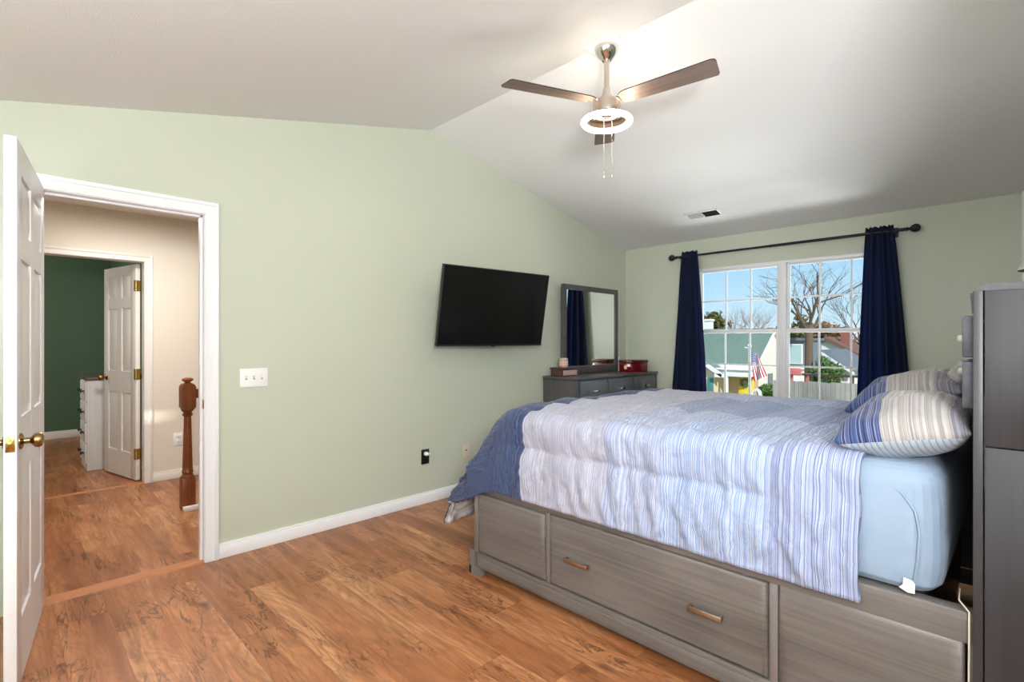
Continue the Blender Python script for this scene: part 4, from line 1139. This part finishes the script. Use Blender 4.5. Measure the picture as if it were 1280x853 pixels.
# leafy and bare plants
def leaf_blob(m, c_, rx, ry, rz_, n, size, seed):
    rn = random.Random(seed)
    for _ in range(n):
        d = Vector((rn.gauss(0, 1), rn.gauss(0, 1), rn.gauss(0, 1))).normalized() * (rn.random() ** .35)
        p = Vector(c_) + Vector((d.x * rx, d.y * ry, d.z * rz_))
        q = Matrix.Rotation(rn.uniform(0, 6.28), 3, Vector((rn.gauss(0, 1), rn.gauss(0, 1), rn.gauss(0, 1))).normalized())
        s2 = size * rn.uniform(.6, 1.3)
        vs = [m.bm.verts.new(p + q @ Vector(k) * s2) for k in ((-1, 0, 0), (0, -.45, .1), (1, 0, 0), (0, .45, .1))]
        m.bm.faces.new(vs)
def bare_branches(m, base, height, rad, seed, depth=5, spread=.55, lean=(0, 0, 1), kids=(3, 4)):
    rn = random.Random(seed)
    def grow(p, d, ln, r, lv):
        pts = [p]; cur = p; dd = d
        ns = 4
        for k in range(ns):
            dd = (dd + Vector((rn.gauss(0, .10), rn.gauss(0, .10), rn.gauss(0.03, .06)))).normalized()
            cur = cur + dd * ln / ns; pts.append(cur)
        r1 = r * .62 if lv > 0 else r * .3
        m.tube(pts, [r + (r1 - r) * k / ns for k in range(ns + 1)], 7 if lv > 3 else (5 if lv > 1 else 3), False)
        if lv == 0: return
        n = rn.randint(*kids)
        for k in range(n):
            f_ = rn.uniform(.35, 1.0) if k else 1.0
            q = pts[min(ns, max(1, round(f_ * ns)))]
            ax = Vector((rn.gauss(0, 1), rn.gauss(0, 1), rn.gauss(0, .55)))
            nd = (dd + ax.normalized() * spread * rn.uniform(.7, 1.5)).normalized()
            if nd.z < -.05: nd.z = .1
            grow(q, nd.normalized(), ln * rn.uniform(.60, .84), r1 * rn.uniform(.6, .95), lv - 1)
    grow(Vector(base), Vector(lean).normalized(), height, rad, depth)

def bare_tree(loc, h0, r0, seed, label, mat='bark', depth=5, spread=.55, kids=(3, 4), lean=(0, 0, 1), limb=.34):
    o = thing('bare_tree', loc, label, 'tree', 'trees beyond the window')
    m = MB(); m.tube([(0, 0, -.1), (0.02, .03, h0 * .5), (lean[0] * h0 * .2, lean[1] * h0 * .2, h0)], [r0 * 1.25, r0 * 1.02, r0 * .95], 10); m.build('trunk', mat, o)
    m = MB(); p = Vector((lean[0] * h0 * .2, lean[1] * h0 * .2, h0 * .97))
    rn = random.Random(seed)
    for k in range(5):
        a = 2 * math.pi * (k + rn.uniform(-.2, .2)) / 5
        d = Vector((math.cos(a) * .62, math.sin(a) * .62, rn.uniform(.7, 1.1)))
        bare_branches(m, p - Vector((0, 0, rn.uniform(0, h0 * .14))), h0 * limb * rn.uniform(.88, 1.12), r0 * .42, seed * 10 + k, depth, spread, d, kids)
    m.build('branches', mat, o)
    return o
bare_tree((28.5, 7.66, GZ), 4.9, .19, 4, 'large bare grey tree with spreading limbs outside the right window half', 'bark', 4, .60, (3, 3))
bare_tree((58, 20.9, GZ), 4.6, .13, 11, 'pale bare tree far behind the green roof, left of the window mullion', 'bark_far', 4, .5, (3, 4))
bare_tree((66, 26.2, GZ), 4.5, .12, 12, 'pale bare tree far behind the green roof, in the middle of the left window half', 'bark_far', 4, .5, (3, 4))
bare_tree((72, 30.6, GZ), 3.6, .11, 13, 'low pale bare tree far behind the green roof, beside the evergreen at the chimney', 'bark_far', 4, .5, (3, 3))
bare_tree((33, 6.25, GZ), 4.2, .10, 14, 'slender bare tree by the right curtain beyond the window', 'bark', 4, .5, (3, 4))

def leafy(name, loc, rx, ry, rz_, th, label, leaf, n, size, seed, clumps=7, group='trees beyond the window', cat='tree'):
    o = thing(name, loc, label, cat, group)
    m = MB(); m.tube([(0, 0, -.05), (.02, 0, th + rz_ * .6)], [max(.05, rx * .08), max(.03, rx * .04)], 8); m.build('trunk', 'bark', o)
    m = MB(); rn = random.Random(seed)
    for k in range(clumps):
        a = rn.uniform(0, 6.28); q = rn.random() ** .5 * .62; zf = rn.uniform(-.55, .75)
        sc = .62 - .25 * max(0, zf)
        leaf_blob(m, (rx * q * math.cos(a), ry * q * math.sin(a), th + rz_ * (1 + zf * .7)), rx * sc, ry * sc, rz_ * .42, n // clumps, size, seed * 31 + k)
    m.build('crown', leaf, o, smooth=False)
    return o
leafy('bush', (28, 6.72, GZ), .95, .75, 1.30, .9, 'loose green bushy tree before the white gabled house', 'leaf', 1500, .12, 3)
leafy('evergreen_tree', (60, 26.3, GZ), 2.0, 2.0, 2.6, 2.90, 'dull green evergreen tree rising beside the white chimney', 'leaf_dark', 1400, .26, 21)
leafy('evergreen_tree', (54, 25.8, GZ), 1.4, 1.4, 2.4, 3.00, 'narrow evergreen tree at the left curtain edge beyond the roof', 'leaf_dark', 1000, .24, 22)
leafy('tree', (64, 20.2, GZ), 3.2, 2.6, 2.5, 1.30, 'brown leafed tree behind the window mullion, far off', 'leaf_brown', 1500, .28, 23)
leafy('tree', (71, 18.9, GZ), 2.6, 2.4, 2.4, 1.30, 'brown leafed tree far behind the large bare tree trunk', 'leaf_brown', 1300, .28, 24)
leafy('tree', (60, 13.6, GZ), 3.0, 2.8, 2.7, 1.20, 'brown leafed tree far off above the grey gabled roof', 'leaf_brown', 1500, .28, 25)
leafy('tree', (68, 11.6, GZ), 2.8, 2.6, 2.4, 1.20, 'brown leafed tree far off at the right curtain edge', 'leaf_brown', 1300, .28, 26)
leafy('tree', (78, 26.9, GZ), 3.0, 2.6, 2.0, 1.30, 'low brown leafed tree far behind the ridge of the green roof', 'leaf_brown', 1300, .28, 27)
leafy('tree', (56, 16.0, GZ), 1.8, 1.8, 2.9, 1.30, 'dull green evergreen tree behind the slate grey house', 'leaf_dark', 1100, .24, 28)

# clipped bush, white chair, fence, red bench
bu = thing('clipped_bush', (23, 7.74, GZ), 'round clipped green bush before the cream house wall', 'bush')
m = MB(); m.tube([(0, 0, 0), (0, 0, 1.9)], .06, 8); m.build('stem', 'bark', bu)
m = MB(); leaf_blob(m, (0, 0, 1.83), .42, .42, .36, 1600, .07, 77); m.sphere((0, 0, 1.83), .34, 18, (1, 1, .85)); m.build('foliage', 'leaf', bu, smooth=False)
lc = thing('garden_arch', (22.3, 8.2, GZ), 'small white metal arch standing left of the clipped bush', 'garden arch')
m = MB()
for dy in (-.12, .02, .16):
    m.tube([(22.3 + dy, 8.10, GZ), (22.3 + dy, 8.10, -1.0), (22.3 + dy, 8.07, -.80), (22.3 + dy, 7.95, -.70), (22.3 + dy, 7.85, -.80), (22.3 + dy, 7.80, -1.0), (22.3 + dy, 7.80, GZ)], .022, 8)
m.build('hoop', 'ext_white', lc, world=True)
fn = thing('fence', (20, 5.2, GZ), 'weathered grey board fence outside the right window half', 'fence')
m = MB(); rn = random.Random(5)
y = 3.86
while y < 6.45:
    m.box(19.98, 20.02, y, y + .135, GZ, -.12 + rn.uniform(-.02, .02)); y += .142
m.build('boards', 'fence', fn, world=True)
m = MB(); m.box(20.02, 20.08, 3.86, 6.45, -.34, -.25); m.box(20.02, 20.08, 3.86, 6.45, -1.8, -1.7); m.build('rail', 'post', fn, world=True)
fr = thing('pergola_rail', (20.6, 5.0, GZ), 'dark timber rail on posts rising behind the grey fence', 'rail')
m = MB(); m.box(20.56, 20.64, 3.9, 5.75, .05, .12); m.build('beam', 'post', fr, world=True)
for yy in (4.2, 4.62, 5.0, 5.45):
    m = MB(); m.box(20.56, 20.64, yy - .03, yy + .03, GZ, .05); m.build('post', 'post', fr, world=True)
rbn = thing('picnic_table', (21.4, 6.1, GZ), 'red wooden table behind the grey fence', 'table')
m = MB(); m.box(21.2, 21.6, 5.72, 6.42, .02, .08, .01); m.build('tabletop', 'red_wood', rbn, world=True)
m = MB(); m.box(21.602, 21.65, 6.1, 6.5, -.02, .26, .01); m.build('backrest', 'red_wood', rbn, world=True)
for yy in (5.8, 6.34):
    m = MB(); m.prism([(yy - .03, GZ), (yy + .03, GZ), (yy + .05, .02), (yy - .05, .02)], 0, 21.3, 21.38); m.build('leg', 'red_wood', rbn, world=True)

# slate grey building and the white gabled house
sg = thing('house', (31, 8.7, GZ), 'slate grey building with a large pale window behind the bare tree', 'house')
m = MB(); m.box(30, 33, 8.25, 9.0, GZ, 1.32); m.build('wall', 'side_grey', sg, world=True)
m = MB(); m.box(29.8, 33.2, 8.15, 9.08, 1.32, 1.46); m.build('roof', 'grey_roof', sg, world=True)
m = MB(); m.box(29.92, 30.0, 8.36, 8.98, .08, 1.14); q = m.build('window', 'ext_white', sg, world=True)
m = MB(); m.box(29.90, 29.94, 8.41, 8.93, .13, 1.09); m.build('pane', 'winpane', q, world=True)
m = MB(); m.box(29.7, 30.0, 8.2, 9.05, -.18, -.06); m.box(29.85, 30.0, 8.3, 9.05, -1.4, -.18); m.build('porch', 'ext_white', sg, world=True)
h2 = thing('house', (38, 9.6, GZ), 'white gabled house with grey roof behind the green bushy tree', 'house')
m = MB(); m.box(36, 42, 7.6, 10.4, GZ, -.35); m.prism([(7.6, -.35), (10.4, -.35), (9.0, .62)], 0, 36, 42); m.build('wall', 'side_white', h2, world=True)
m = MB(); m.prism([(7.25, -.62), (9.0, .58), (10.75, -.62), (10.75, -.48), (9.0, .76), (7.25, -.48)], 0, 35.7, 42.3); m.build('roof', 'grey_roof', h2, world=True)
m = MB(); m.prism([(7.2, -.72), (9.0, .52), (10.8, -.72), (10.8, -.56), (9.0, .70), (7.2, -.56)], 0, 35.6, 35.72); m.build('rake_board', 'ext_white', h2, world=True)
h3 = thing('house', (47, 9.9, GZ), 'house with brown shingle roof and red chimney far at the right', 'house')
m = MB(); m.box(45, 50, 8.6, 13.2, GZ, .0); m.prism([(8.6, 0), (13.2, 0), (10.9, 1.35)], 0, 45, 50); m.build('wall', 'side_white', h3, world=True)
m = MB(); m.prism([(8.2, -.22), (10.9, 1.36), (13.6, -.22), (13.6, .0), (10.9, 1.62), (8.2, .0)], 0, 44.7, 50.3); m.build('roof', 'brown_roof', h3, world=True)
m = MB(); m.box(46.5, 47.1, 9.6, 10.3, .9, 2.0); m.build('chimney', plain('red_brick', sr(150, 92, 82), .9), h3, world=True)
m = MB(); m.box(44.9, 45.0, 9.3, 10.0, -.55, .05); m.build('window', 'darkpane', h3, world=True)
